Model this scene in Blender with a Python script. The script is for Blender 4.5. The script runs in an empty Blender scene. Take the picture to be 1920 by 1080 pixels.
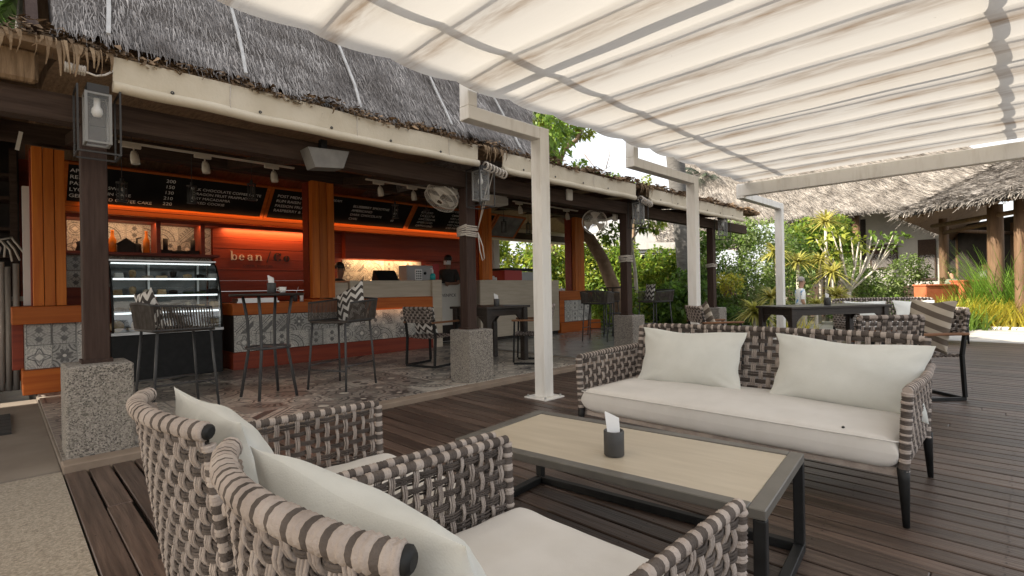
import bpy, math, random
import numpy as np
from mathutils import Vector, Matrix, noise as mnoise
PI = math.pi
random.seed(7)
rng = np.random.default_rng(11)
sc = bpy.context.scene
C = sc.collection

# ---------------------------------------------------------------- camera
PITCH, ROLL, YAW, FPX = 0.00126, -0.017376, 0.785952, 960.9
fw = Vector((math.cos(YAW)*math.cos(PITCH), math.sin(YAW)*math.cos(PITCH), math.sin(PITCH)))
rt = Vector((math.sin(YAW), -math.cos(YAW), 0))
up = rt.cross(fw)
r2 = rt*math.cos(ROLL) + up*math.sin(ROLL)
u2 = -rt*math.sin(ROLL) + up*math.cos(ROLL)
cd = bpy.data.cameras.new('camera')
cd.sensor_width = 36.0
cd.lens = FPX/1920*36
cd.clip_start = 0.05
cd.clip_end = 900
cam = bpy.data.objects.new('camera', cd)
C.objects.link(cam)
cam.matrix_world = Matrix(((r2.x, u2.x, -fw.x, 0), (r2.y, u2.y, -fw.y, 0), (r2.z, u2.z, -fw.z, 1.15), (0, 0, 0, 1)))
sc.camera = cam

# ---------------------------------------------------------------- light
SUN_EL = math.radians(33)
SUN_DIR = Vector((-0.835, 0.55, 0)).normalized()       # horizontally towards the sun
w = bpy.data.worlds.new('World')
sc.world = w
w.use_nodes = True
nt = w.node_tree
bg = nt.nodes['Background']
sky = nt.nodes.new('ShaderNodeTexSky')
sky.sky_type = 'NISHITA'
sky.sun_disc = False
sky.sun_elevation = SUN_EL
sky.sun_rotation = math.atan2(SUN_DIR.x, SUN_DIR.y)
sky.air_density = 1.0
sky.dust_density = 4.0
sky.ozone_density = 1.0
# thin bright cloud veil over most of the sky
tcw = nt.nodes.new('ShaderNodeTexCoord')
nz = nt.nodes.new('ShaderNodeTexNoise'); nz.inputs['Scale'].default_value = 2.6; nz.inputs['Detail'].default_value = 6.0
nt.links.new(tcw.outputs['Generated'], nz.inputs['Vector'])
mr = nt.nodes.new('ShaderNodeMapRange'); mr.inputs[1].default_value = .35; mr.inputs[2].default_value = .62; mr.inputs[3].default_value = .45; mr.inputs[4].default_value = .95
nt.links.new(nz.outputs[0], mr.inputs[0])
mxw = nt.nodes.new('ShaderNodeMix'); mxw.data_type = 'RGBA'
nt.links.new(mr.outputs[0], mxw.inputs[0]); nt.links.new(sky.outputs[0], mxw.inputs[6]); mxw.inputs[7].default_value = (5.0, 5.3, 5.8, 1)
nt.links.new(mxw.outputs[2], bg.inputs[0])
bg.inputs[1].default_value = 0.135
sd = bpy.data.lights.new('sun', 'SUN')
sd.energy = 5.0
sd.angle = math.radians(0.53)
sd.color = (1.0, 0.95, 0.87)
sun = bpy.data.objects.new('sun', sd)
C.objects.link(sun)
sv = SUN_DIR*math.cos(SUN_EL) + Vector((0, 0, math.sin(SUN_EL)))
sun.rotation_euler = sv.to_track_quat('Z', 'Y').to_euler()
sun.location = (0, 0, 30)
vs = sc.view_settings
vs.view_transform = 'Standard'
vs.look = 'None'
vs.exposure = 1.2
vs.gamma = 1.0
vs.use_white_balance = True
vs.white_balance_temperature = 7100
vs.white_balance_tint = 10
vs.use_curve_mapping = False

# ---------------------------------------------------------------- mesh helpers
class MB:
    def __init__(s):
        s.v = []; s.f = []; s.m = []; s.sm = []
    def add(s, vs_, fs, mi=0, smooth=False):
        b = len(s.v)
        s.v.extend(tuple(p) for p in vs_)
        for f in fs:
            s.f.append(tuple(i+b for i in f)); s.m.append(mi); s.sm.append(smooth)
        return s
    def box(s, lo, hi, mi=0, rot=0.0, piv=None, bev=0.0):
        x0, y0, z0 = lo; x1, y1, z1 = hi
        if bev > 0:
            b = min(bev, (x1-x0)*.3, (y1-y0)*.3, (z1-z0)*.3)
            P = []
            for z, e in ((z0, b), (z0+b, 0), (z1-b, 0), (z1, b)):
                for (sx, sy) in ((0, 0), (1, 0), (1, 1), (0, 1)):
                    X = x0 if sx == 0 else x1; Y = y0 if sy == 0 else y1
                    dx = 1 if sx == 0 else -1; dy = 1 if sy == 0 else -1
                    # two verts per vertical edge (chamfer)
                    if (sx, sy) in ((0, 0), (1, 1)):
                        P.append((X+dx*e, Y+dy*(e+b), z)); P.append((X+dx*(e+b), Y+dy*e, z))
                    else:
                        P.append((X+dx*(e+b), Y+dy*e, z)); P.append((X+dx*e, Y+dy*(e+b), z))
            F = []
            for L in range(3):
                for k in range(8):
                    F.append((L*8+k, L*8+(k+1) % 8, L*8+8+(k+1) % 8, L*8+8+k))
            F.append(tuple(reversed(range(8)))); F.append(tuple(range(24, 32)))
        else:
            P = [(x0, y0, z0), (x1, y0, z0), (x1, y1, z0), (x0, y1, z0), (x0, y0, z1), (x1, y0, z1), (x1, y1, z1), (x0, y1, z1)]
            F = [(3, 2, 1, 0), (4, 5, 6, 7), (0, 1, 5, 4), (1, 2, 6, 5), (2, 3, 7, 6), (3, 0, 4, 7)]
        if rot:
            px_, py_ = piv if piv else ((x0+x1)/2, (y0+y1)/2)
            c, sn = math.cos(rot), math.sin(rot)
            P = [(px_+(p[0]-px_)*c-(p[1]-py_)*sn, py_+(p[0]-px_)*sn+(p[1]-py_)*c, p[2]) for p in P]
        return s.add(P, F, mi)
    def tube(s, pts, r, n=8, mi=0, smooth=True, caps=True, mfun=None, flat=None):
        pts = [Vector(p) for p in pts]
        N = len(pts)
        rs = r if isinstance(r, (list, tuple, np.ndarray)) else [r]*N
        ref = None
        V = []; F = []; ms = []
        for i, p in enumerate(pts):
            t = (pts[min(i+1, N-1)]-pts[max(i-1, 0)])
            if t.length < 1e-9: t = Vector((0, 0, 1))
            t.normalize()
            if ref is None:
                ref = Vector((0, 0, 1)) if abs(t.z) < .9 else Vector((1, 0, 0))
            a = ref - t*ref.dot(t)
            if a.length < 1e-5:
                a = Vector((1, 0, 0)) - t*t.x
            a.normalize(); b = t.cross(a); ref = a
            for k in range(n):
                th = 2*PI*k/n
                f_ = flat if flat else 1.0
                V.append(p + a*(math.cos(th)*rs[i]) + b*(math.sin(th)*rs[i]*f_))
        for i in range(N-1):
            mm = mfun(i) if mfun else mi
            for k in range(n):
                F.append(((i*n+k), (i*n+(k+1) % n), ((i+1)*n+(k+1) % n), ((i+1)*n+k))); ms.append(mm)
        b0 = len(s.v)
        s.v.extend(tuple(p) for p in V)
        for f, mm in zip(F, ms):
            s.f.append(tuple(i+b0 for i in f)); s.m.append(mm); s.sm.append(smooth)
        if caps:
            s.f.append(tuple(b0+i for i in reversed(range(n)))); s.m.append(ms[0]); s.sm.append(False)
            s.f.append(tuple(b0+(N-1)*n+i for i in range(n))); s.m.append(ms[-1]); s.sm.append(False)
        return s
    def bar(s, a, b, w, h=None, mi=0):
        """square bar from a to b"""
        h = h or w
        a = Vector(a); b = Vector(b); t = (b-a).normalized()
        ref = Vector((0, 0, 1)) if abs(t.z) < .95 else Vector((0, 1, 0))
        x = t.cross(ref).normalized()*w/2; y = x.cross(t).normalized()*h/2
        P = [a-x-y, a+x-y, a+x+y, a-x+y, b-x-y, b+x-y, b+x+y, b-x+y]
        return s.add(P, [(3, 2, 1, 0), (4, 5, 6, 7), (0, 1, 5, 4), (1, 2, 6, 5), (2, 3, 7, 6), (3, 0, 4, 7)], mi)
    def lathe(s, prof, n=20, mi=0, c=(0, 0, 0), smooth=True):
        V = []; F = []
        for r, z in prof:
            for k in range(n):
                V.append((c[0]+r*math.cos(2*PI*k/n), c[1]+r*math.sin(2*PI*k/n), c[2]+z))
        for i in range(len(prof)-1):
            for k in range(n):
                F.append((i*n+k, i*n+(k+1) % n, (i+1)*n+(k+1) % n, (i+1)*n+k))
        return s.add(V, F, mi, smooth)
    def grid(s, fn, nu, nv, mi=0, smooth=True, flip=False):
        V = [fn(i/nu, j/nv) for j in range(nv+1) for i in range(nu+1)]
        F = []
        for j in range(nv):
            for i in range(nu):
                q = (j*(nu+1)+i, j*(nu+1)+i+1, (j+1)*(nu+1)+i+1, (j+1)*(nu+1)+i)
                F.append(q[::-1] if flip else q)
        return s.add(V, F, mi, smooth)
    def prism(s, poly, axis, a, b, mi=0):
        """poly of 2-D points extruded along axis from a to b"""
        n = len(poly)
        def P(q, t):
            return {'x': (t, q[0], q[1]), 'y': (q[0], t, q[1]), 'z': (q[0], q[1], t)}[axis]
        V = [P(q, a) for q in poly]+[P(q, b) for q in poly]
        F = [tuple(range(n))[::-1], tuple(range(n, 2*n))]+[(i, (i+1) % n, n+(i+1) % n, n+i) for i in range(n)]
        return s.add(V, F, mi)
    def mesh(s, name, mats):
        me = bpy.data.meshes.new(name)
        me.from_pydata(s.v, [], s.f)
        for m_ in (mats if isinstance(mats, (list, tuple)) else [mats]): me.materials.append(m_)
        me.polygons.foreach_set('material_index', s.m)
        me.polygons.foreach_set('use_smooth', s.sm)
        me.update()
        return me

def wloc(o):
    l = Vector((0, 0, 0))
    while o is not None:
        l += o.location; o = o.parent
    return l

def obj(name, mb, mats, parent=None, world=True, loc=None, rot=None):
    me = mb if isinstance(mb, bpy.types.Mesh) else mb.mesh(name, mats)
    o = bpy.data.objects.new(name, me)
    C.objects.link(o)
    if parent is not None:
        o.parent = parent
        if world and loc is None: o.location = -wloc(parent)
    if loc is not None: o.location = loc
    if rot is not None: o.rotation_euler = rot
    return o

def tag(o, label=None, cat=None, group=None, kind=None):
    if label: o['label'] = label
    if cat: o['category'] = cat
    if group: o['group'] = group
    if kind: o['kind'] = kind
    return o

def thing(name, label, cat, loc=(0, 0, 0), rotz=0.0, group=None):
    o = bpy.data.objects.new(name, None)
    C.objects.link(o)
    o.empty_display_size = .1
    o.location = loc; o.rotation_euler = (0, 0, rotz)
    return tag(o, label, cat, group)

def struct(name, mb, mats, parent=None):
    o = obj(name, mb, mats, parent)
    if parent is None: o['kind'] = 'structure'
    return o

def copy_tree(o, parent=None):
    c = o.copy(); C.objects.link(c)
    if parent is not None: c.parent = parent
    for ch in list(o.children): copy_tree(ch, c)
    return c

def quads_mesh(name, V, mats, mi=None, smooth=False):
    """V: (n,k,3) array of n separate k-gons"""
    n, k = V.shape[0], V.shape[1]
    me = bpy.data.meshes.new(name)
    me.vertices.add(n*k); me.loops.add(n*k); me.polygons.add(n)
    me.vertices.foreach_set('co', V.astype(np.float32).ravel())
    me.loops.foreach_set('vertex_index', np.arange(n*k, dtype=np.int32))
    me.polygons.foreach_set('loop_start', np.arange(0, n*k, k, dtype=np.int32))
    me.polygons.foreach_set('loop_total', np.full(n, k, dtype=np.int32))
    for m_ in (mats if isinstance(mats, (list, tuple)) else [mats]): me.materials.append(m_)
    if mi is not None: me.polygons.foreach_set('material_index', np.asarray(mi, dtype=np.int32))
    if smooth: me.polygons.foreach_set('use_smooth', np.ones(n, dtype=bool))
    me.update(calc_edges=True)
    return me

def text(body, size, mat_, parent, loc, rx=PI/2, rz=0.0, align='LEFT', name='lettering', space=1.0, ext=0.0008, ls=1.0, sx=1.0):
    cu = bpy.data.curves.new(name, 'FONT')
    cu.body = body; cu.size = size; cu.align_x = align; cu.extrude = ext
    cu.space_character = space; cu.space_line = ls; cu.resolution_u = 3
    cu.materials.append(mat_)
    o = bpy.data.objects.new(name, cu)
    C.objects.link(o)
    o.parent = parent
    o.location = Vector(loc)-wloc(parent)
    o.rotation_euler = (rx, 0, rz)
    o.scale = (sx, 1, 1)
    return o

# ---------------------------------------------------------------- material helpers
def N(nt, t, **kw):
    n = nt.nodes.new(t)
    for k, v in kw.items(): setattr(n, k, v)
    return n

def mth(nt, op, a, b=None, c=None):
    n = N(nt, 'ShaderNodeMath', operation=op)
    for i, x in enumerate((a, b, c)):
        if x is None: continue
        if isinstance(x, (int, float)): n.inputs[i].default_value = x
        else: nt.links.new(x, n.inputs[i])
    return n.outputs[0]

def mixc(nt, fac, a, b, blend='MIX'):
    n = N(nt, 'ShaderNodeMix', data_type='RGBA', blend_type=blend)
    for i, x in ((0, fac), (6, a), (7, b)):
        if isinstance(x, (int, float)): n.inputs[i].default_value = x
        elif isinstance(x, (tuple, list)): n.inputs[i].default_value = (*x[:3], 1)
        else: nt.links.new(x, n.inputs[i])
    return n.outputs[2]

def ramp(nt, x, a, b):
    n = N(nt, 'ShaderNodeMapRange')
    n.inputs[1].default_value = a; n.inputs[2].default_value = b
    nt.links.new(x, n.inputs[0])
    return n.outputs[0]

def coords(nt, kind='Object', stretch=(1, 1, 1), loc=(0, 0, 0)):
    tc = N(nt, 'ShaderNodeTexCoord')
    mp = N(nt, 'ShaderNodeMapping')
    mp.inputs['Scale'].default_value = stretch
    mp.inputs['Location'].default_value = loc
    nt.links.new(tc.outputs[kind], mp.inputs[0])
    return mp.outputs[0]

def noise(nt, vec, scale, detail=3.0, rough=.55, out=0):
    n = N(nt, 'ShaderNodeTexNoise')
    n.inputs['Scale'].default_value = scale; n.inputs['Detail'].default_value = detail; n.inputs['Roughness'].default_value = rough
    nt.links.new(vec, n.inputs['Vector'])
    return n.outputs[out]

def base(name):
    m = bpy.data.materials.new(name)
    m.use_nodes = True
    return m, m.node_tree, m.node_tree.nodes['Principled BSDF']

def mat(name, c1, c2=None, rough=.6, scale=6., stretch=(1, 1, 1), detail=3., bump=0., bscale=None, metal=0., rnd=0., island=0., transl=0., spec=.4, coat=0., lo=.3, hi=.7, emit=0.):
    m, nt, bs = base(name)
    bs.inputs['Roughness'].default_value = rough
    bs.inputs['Metallic'].default_value = metal
    bs.inputs['Specular IOR Level'].default_value = spec
    if coat: bs.inputs['Coat Weight'].default_value = coat
    vec = coords(nt, 'Object', stretch)
    if rnd or island:
        # shift the grain from one piece to the next
        oi = N(nt, 'ShaderNodeObjectInfo')
        ad = N(nt, 'ShaderNodeVectorMath', operation='ADD')
        nt.links.new(vec, ad.inputs[0])
        sc_ = N(nt, 'ShaderNodeVectorMath', operation='SCALE')
        cb = N(nt, 'ShaderNodeCombineXYZ')
        for i in range(3): nt.links.new(oi.outputs['Random'], cb.inputs[i])
        nt.links.new(cb.outputs[0], sc_.inputs[0]); sc_.inputs['Scale'].default_value = 37.0
        nt.links.new(sc_.outputs[0], ad.inputs[1])
        vec = ad.outputs[0]
    col = None
    if c2 is not None:
        f = ramp(nt, noise(nt, vec, scale, detail), lo, hi)
        col = mixc(nt, f, c1, c2)
    else:
        rgb = N(nt, 'ShaderNodeRGB'); rgb.outputs[0].default_value = (*c1, 1); col = rgb.outputs[0]
    if rnd:
        k = mth(nt, 'MULTIPLY_ADD', oi.outputs['Random'], 2*rnd, 1-rnd)
        col = mixc(nt, 1.0, col, k, 'MULTIPLY')
    if island:
        ge = N(nt, 'ShaderNodeNewGeometry')
        k = mth(nt, 'MULTIPLY_ADD', ge.outputs['Random Per Island'], 2*island, 1-island)
        col = mixc(nt, 1.0, col, k, 'MULTIPLY')
    nt.links.new(col, bs.inputs['Base Color'])
    if bump:
        bp = N(nt, 'ShaderNodeBump')
        bp.inputs['Strength'].default_value = bump; bp.inputs['Distance'].default_value = .02
        nt.links.new(noise(nt, vec, bscale or scale*2, 4), bp.inputs['Height'])
        nt.links.new(bp.outputs[0], bs.inputs['Normal'])
    if transl:
        tr = N(nt, 'ShaderNodeBsdfTranslucent')
        nt.links.new(col, tr.inputs[0])
        mx = N(nt, 'ShaderNodeMixShader'); mx.inputs[0].default_value = transl
        nt.links.new(bs.outputs[0], mx.inputs[1]); nt.links.new(tr.outputs[0], mx.inputs[2])
        nt.links.new(mx.outputs[0], nt.nodes['Material Output'].inputs[0])
    if emit:
        nt.links.new(col, bs.inputs['Emission Color']); bs.inputs['Emission Strength'].default_value = emit
    return m

def leafmat(name, c1, c2, transl=.4, rough=.45):
    transl = max(transl, .52)
    return mat(name, c1, c2, rough=rough, scale=1.3, island=.5, transl=transl, spec=.5)

M = {}
# deck boards: dark weathered hardwood, grain along Y
M['plank'] = mat('deck_hardwood', (.042, .0275, .021), (.115, .077, .059), rough=.42, scale=3.0, stretch=(14, .7, 14), detail=7, bump=.3, bscale=5, rnd=.4, spec=.5)
M['plank_sunlit'] = mat('sunlit_boards', (.34, .32, .295), (.46, .44, .41), rough=.7, scale=3.0, stretch=(14, .7, 14), detail=6, bump=.2, bscale=5, rnd=.15)  # paler copy of the boards: sunlight painted onto the far deck strip
M['soil'] = mat('soil', (.012, .010, .008), (.03, .024, .018), rough=.95, scale=20)
M['ground'] = mat('garden_ground', (.05, .045, .03), (.10, .085, .05), rough=.95, scale=3, bump=.5, bscale=30)
M['aggregate'] = mat('exposed_aggregate', (.20, .165, .125), (.43, .37, .295), rough=.85, scale=70, detail=7, bump=.35, bscale=160)
M['concrete'] = mat('grey_concrete', (.20, .19, .175), (.29, .275, .25), rough=.75, scale=2.2, detail=8, bump=.08, bscale=60)
M['screed'] = mat('brown_screed', (.19, .155, .125), (.25, .21, .17), rough=.7, scale=3, detail=6, bump=.05)
M['curb'] = mat('curb_render', (.21, .155, .115), (.29, .225, .17), rough=.75, scale=5, detail=6, bump=.1)
M['polished'] = mat('polished_concrete', (.21, .215, .21), (.31, .315, .305), rough=.22, scale=3.5, detail=7)
M['rubber'] = mat('dark_mat', (.03, .028, .026), (.045, .042, .04), rough=.9, scale=60, bump=.4)
M['black'] = mat('black_metal', (.010, .010, .010), (.018, .018, .018), rough=.5, scale=15, spec=.25)
M['dgrey'] = mat('charcoal_metal', (.05, .049, .049), (.065, .063, .062), rough=.45, scale=14)
M['taupe'] = mat('taupe_metal', (.10, .092, .08), (.13, .12, .105), rough=.42, scale=9, spec=.5)
M['white_paint'] = mat('white_paint', (.64, .61, .56), (.77, .75, .71), rough=.45, scale=4, stretch=(3, 3, .5), detail=7, lo=.25, hi=.5)
M['bronze_paint'] = mat('brown_paint', (.034, .019, .014), (.06, .036, .028), spec=.2, rough=.65, scale=6, stretch=(8, 8, .6), detail=5, bump=.1)
M['dark_timber'] = mat('dark_timber', (.034, .020, .014), (.07, .045, .033), spec=.2, rough=.75, scale=4, stretch=(.6, 9, 9), detail=6, bump=.3)
M['teak'] = mat('orange_teak', (.40, .090, .012), (.56, .165, .024), rough=.5, scale=2.4, stretch=(9, 9, .5), detail=6, bump=.08, rnd=.25, spec=.25)
M['teakx'] = mat('orange_teak_x', (.36, .075, .011), (.50, .13, .02), rough=.5, scale=2.4, stretch=(.5, 9, 9), detail=6, bump=.08, rnd=.16, spec=.25)
M['redwood'] = mat('red_stained_wood', (.19, .024, .009), (.29, .045, .015), rough=.5, scale=2.5, stretch=(.5, 9, 9), detail=6, bump=.06, rnd=.12)
M['palewood'] = mat('pale_laminate', (.44, .37, .285), (.55, .47, .37), rough=.5, scale=3, stretch=(.7, 8, 8), detail=6, rnd=.05)
M['tabletop'] = mat('travertine_top', (.44, .375, .285), (.52, .45, .35), rough=.42, scale=2.2, stretch=(9, 1.2, 9), detail=7, bump=.02)
M['chalk'] = mat('chalkboard', (.008, .0075, .0075), (.016, .015, .014), rough=.75, scale=4, spec=.12)
M['chalkg'] = mat('dusty_chalkboard', (.11, .105, .10), (.20, .195, .185), rough=.8, scale=5)
M['chalk_white'] = mat('chalk_lettering', (.75, .74, .72), rough=.8)
M['letter_black'] = mat('letter_black', (.02, .012, .01), rough=.5)
M['letter_white'] = mat('letter_white', (.72, .66, .60), rough=.5)
M['paper'] = mat('paper', (.80, .80, .80), (.86, .86, .86), rough=.8, scale=20)
M['cream_canvas'] = mat('cream_canvas', (.52, .45, .34), (.62, .55, .44), rough=.8, scale=3, detail=6, bump=.15, bscale=30)
M['rope_white'] = mat('pale_rope', (.50, .44, .38), (.62, .56, .49), rough=.9, scale=80, bump=.5)
M['grey_cloth'] = mat('grey_cover', (.13, .12, .108), (.18, .168, .15), rough=.8, scale=6, bump=.3)
M['frame_dark'] = mat('lantern_frame', (.03, .028, .027), rough=.45)
M['bulb'] = mat('frosted_bulb', (.82, .80, .76), rough=.3)
M['spot'] = mat('beige_spotlight', (.50, .45, .38), rough=.45)
M['fan_white'] = mat('fan_plastic', (.68, .63, .56), (.74, .70, .63), rough=.45, scale=9)
M['cable'] = mat('dark_cable', (.03, .028, .026), rough=.6)
M['house_wall'] = mat('house_wall', (.36, .345, .32), (.45, .43, .40), rough=.8, scale=1.5, detail=6)
M['plaster'] = mat('white_plaster', (.62, .60, .55), (.72, .70, .65), rough=.8, scale=1.5, detail=6)
M['greywall'] = mat('grey_wall', (.42, .43, .44), (.50, .51, .52), rough=.8, scale=2)
M['log'] = mat('log_wood', (.085, .046, .024), (.17, .10, .054), rough=.75, scale=3, stretch=(5, 5, .5), detail=6, bump=.4)
M['bark'] = mat('brown_bark', (.14, .09, .055), (.30, .21, .14), rough=.9, scale=5, detail=6, bump=.9, bscale=14)
M['barkg'] = mat('grey_bark', (.07, .067, .064), (.13, .125, .12), rough=.9, scale=4, stretch=(1, 1, 4), detail=6, bump=.6)
M['barkl'] = mat('pale_bark', (.38, .34, .29), (.50, .46, .40), rough=.85, scale=6, bump=.4)
M['bamboo'] = mat('weathered_bamboo', (.28, .235, .20), (.46, .40, .345), rough=.75, scale=4, stretch=(4, 4, .6), detail=6, bump=.2, rnd=.25)
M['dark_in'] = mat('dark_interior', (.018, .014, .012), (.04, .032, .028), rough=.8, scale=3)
M['skin'] = mat('skin', (.42, .24, .17), rough=.55)
M['skin2'] = mat('skin_brown', (.25, .13, .085), rough=.55)
M['hair'] = mat('black_hair', (.012, .010, .009), rough=.5)
M['hairg'] = mat('grey_hair', (.30, .27, .25), rough=.7)
M['dark_shirt'] = mat('dark_shirt', (.035, .036, .034), (.05, .05, .047), rough=.8, scale=9)
M['green_shirt'] = mat('sage_shirt', (.20, .22, .16), (.26, .28, .21), rough=.8, scale=9)
M['white_shirt'] = mat('white_blue_shirt', (.80, .80, .78), (.16, .36, .62), rough=.8, scale=7, detail=2, lo=.56, hi=.62)
M['trouser'] = mat('trousers', (.55, .50, .42), rough=.85)
M['mask'] = mat('face_mask', (.7, .72, .74), rough=.8)
M['led'] = mat('cold_led', (.85, .93, 1.0), emit=.75)
M['steel'] = mat('brushed_steel', (.55, .55, .54), rough=.3, metal=.9)
M['red_plastic'] = mat('red_plastic', (.40, .02, .02), rough=.4)
M['aqua'] = mat('aqua_gel', (.02, .42, .42), rough=.15)
M['orange_plastic'] = mat('orange_sauce', (.75, .20, .02), rough=.35)
M['terracotta'] = mat('terracotta_planter', (.34, .085, .035), (.42, .12, .05), rough=.8, scale=5)
M['net_strap'] = mat('white_strap', (.34, .33, .32), (.48, .47, .46), rough=.7, scale=12)
M['case_back'] = mat('case_back_mirror', (.07, .075, .075), (.14, .145, .145), rough=.22, scale=4, metal=.6)
M['lantern_edge'] = mat('lantern_edge', (.24, .235, .225), rough=.5)
M['cake'] = mat('pastry', (.42, .25, .11), (.60, .45, .28), rough=.8, scale=25, bump=.3, rnd=.3)
M['wood_arm'] = mat('teak_armrest', (.15, .065, .03), (.24, .11, .05), rough=.5, scale=4, stretch=(1, 9, 9), detail=5)
M['dark_table'] = mat('dark_stained_table', (.018, .013, .010), (.038, .028, .023), rough=.38, scale=3, stretch=(.7, 9, 9), detail=5)

# ropes of the wicker: striated by fine noise
def ropemat(name, c1, c2):
    m, nt, bs = base(name)
    bs.inputs['Roughness'].default_value = .85
    bs.inputs['Specular IOR Level'].default_value = .2
    vec = coords(nt, 'Object')
    n1 = noise(nt, vec, 150, 2); n2 = noise(nt, vec, 14, 3)
    col = mixc(nt, ramp(nt, n2, .3, .7), c1, c2)
    ge = N(nt, 'ShaderNodeNewGeometry')
    k = mth(nt, 'MULTIPLY_ADD', ge.outputs['Random Per Island'], .34, .83)
    col = mixc(nt, 1.0, col, k, 'MULTIPLY')
    nt.links.new(col, bs.inputs['Base Color'])
    bp = N(nt, 'ShaderNodeBump'); bp.inputs['Strength'].default_value = .9; bp.inputs['Distance'].default_value = .004
    nt.links.new(n1, bp.inputs['Height']); nt.links.new(bp.outputs[0], bs.inputs['Normal'])
    return m
M['rope_l'] = ropemat('beige_rope', (.30, .25, .22), (.43, .37, .33))
M['rope_d'] = ropemat('brown_rope', (.065, .053, .046), (.125, .103, .091))
M['rope_s'] = ropemat('grey_brown_cord', (.068, .055, .046), (.11, .094, .08))

# cushions: outdoor cloth with soft dirt and fine weave
def clothmat(name, c1, c2, wr=.12):
    m, nt, bs = base(name)
    bs.inputs['Roughness'].default_value = .9
    bs.inputs['Specular IOR Level'].default_value = .15
    bs.inputs['Sheen Weight'].default_value = .15
    vec = coords(nt, 'Object')
    col = mixc(nt, ramp(nt, noise(nt, vec, 4, 6), .35, .75), c1, c2)
    nt.links.new(col, bs.inputs['Base Color'])
    bp = N(nt, 'ShaderNodeBump'); bp.inputs['Strength'].default_value = wr; bp.inputs['Distance'].default_value = .03
    h = mth(nt, 'ADD', noise(nt, vec, 7, 3), mth(nt, 'MULTIPLY', noise(nt, vec, 260, 1), .12))
    nt.links.new(h, bp.inputs['Height']); nt.links.new(bp.outputs[0], bs.inputs['Normal'])
    return m
M['cushion'] = clothmat('cream_cushion_cloth', (.63, .605, .575), (.55, .525, .49))
M['pillow'] = clothmat('pale_green_grey_cloth', (.61, .615, .58), (.53, .535, .50), .2)

def stripemat(name, kind):
    m, nt, bs = base(name)
    bs.inputs['Roughness'].default_value = .9
    bs.inputs['Specular IOR Level'].default_value = .15
    tc = N(nt, 'ShaderNodeTexCoord'); sp = N(nt, 'ShaderNodeSeparateXYZ')
    nt.links.new(tc.outputs['Object'], sp.inputs[0])
    if kind == 'chevron':
        z = mth(nt, 'ABSOLUTE', mth(nt, 'SUBTRACT', mth(nt, 'FRACT', mth(nt, 'MULTIPLY', sp.outputs[0], 7.5)), .5))
        t = mth(nt, 'FRACT', mth(nt, 'ADD', mth(nt, 'MULTIPLY', sp.outputs[2], 9.5), mth(nt, 'MULTIPLY', z, 1.35)))
        c1, c2 = (.07, .06, .055), (.66, .63, .59)
    else:
        t = mth(nt, 'FRACT', mth(nt, 'ADD', mth(nt, 'MULTIPLY', sp.outputs[2], 9.0), mth(nt, 'MULTIPLY', sp.outputs[0], 2.6)))
        c1, c2 = (.14, .115, .095), (.46, .41, .345)
    col = mixc(nt, mth(nt, 'GREATER_THAN', t, .5), c1, c2)
    nt.links.new(col, bs.inputs['Base Color'])
    bp = N(nt, 'ShaderNodeBump'); bp.inputs['Strength'].default_value = .2; bp.inputs['Distance'].default_value = .03
    nt.links.new(noise(nt, tc.outputs['Object'], 8, 3), bp.inputs['Height']); nt.links.new(bp.outputs[0], bs.inputs['Normal'])
    return m
M['chevron'] = stripemat('chevron_cloth', 'chevron')
M['striped'] = stripemat('striped_cloth', 'stripe')

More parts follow.
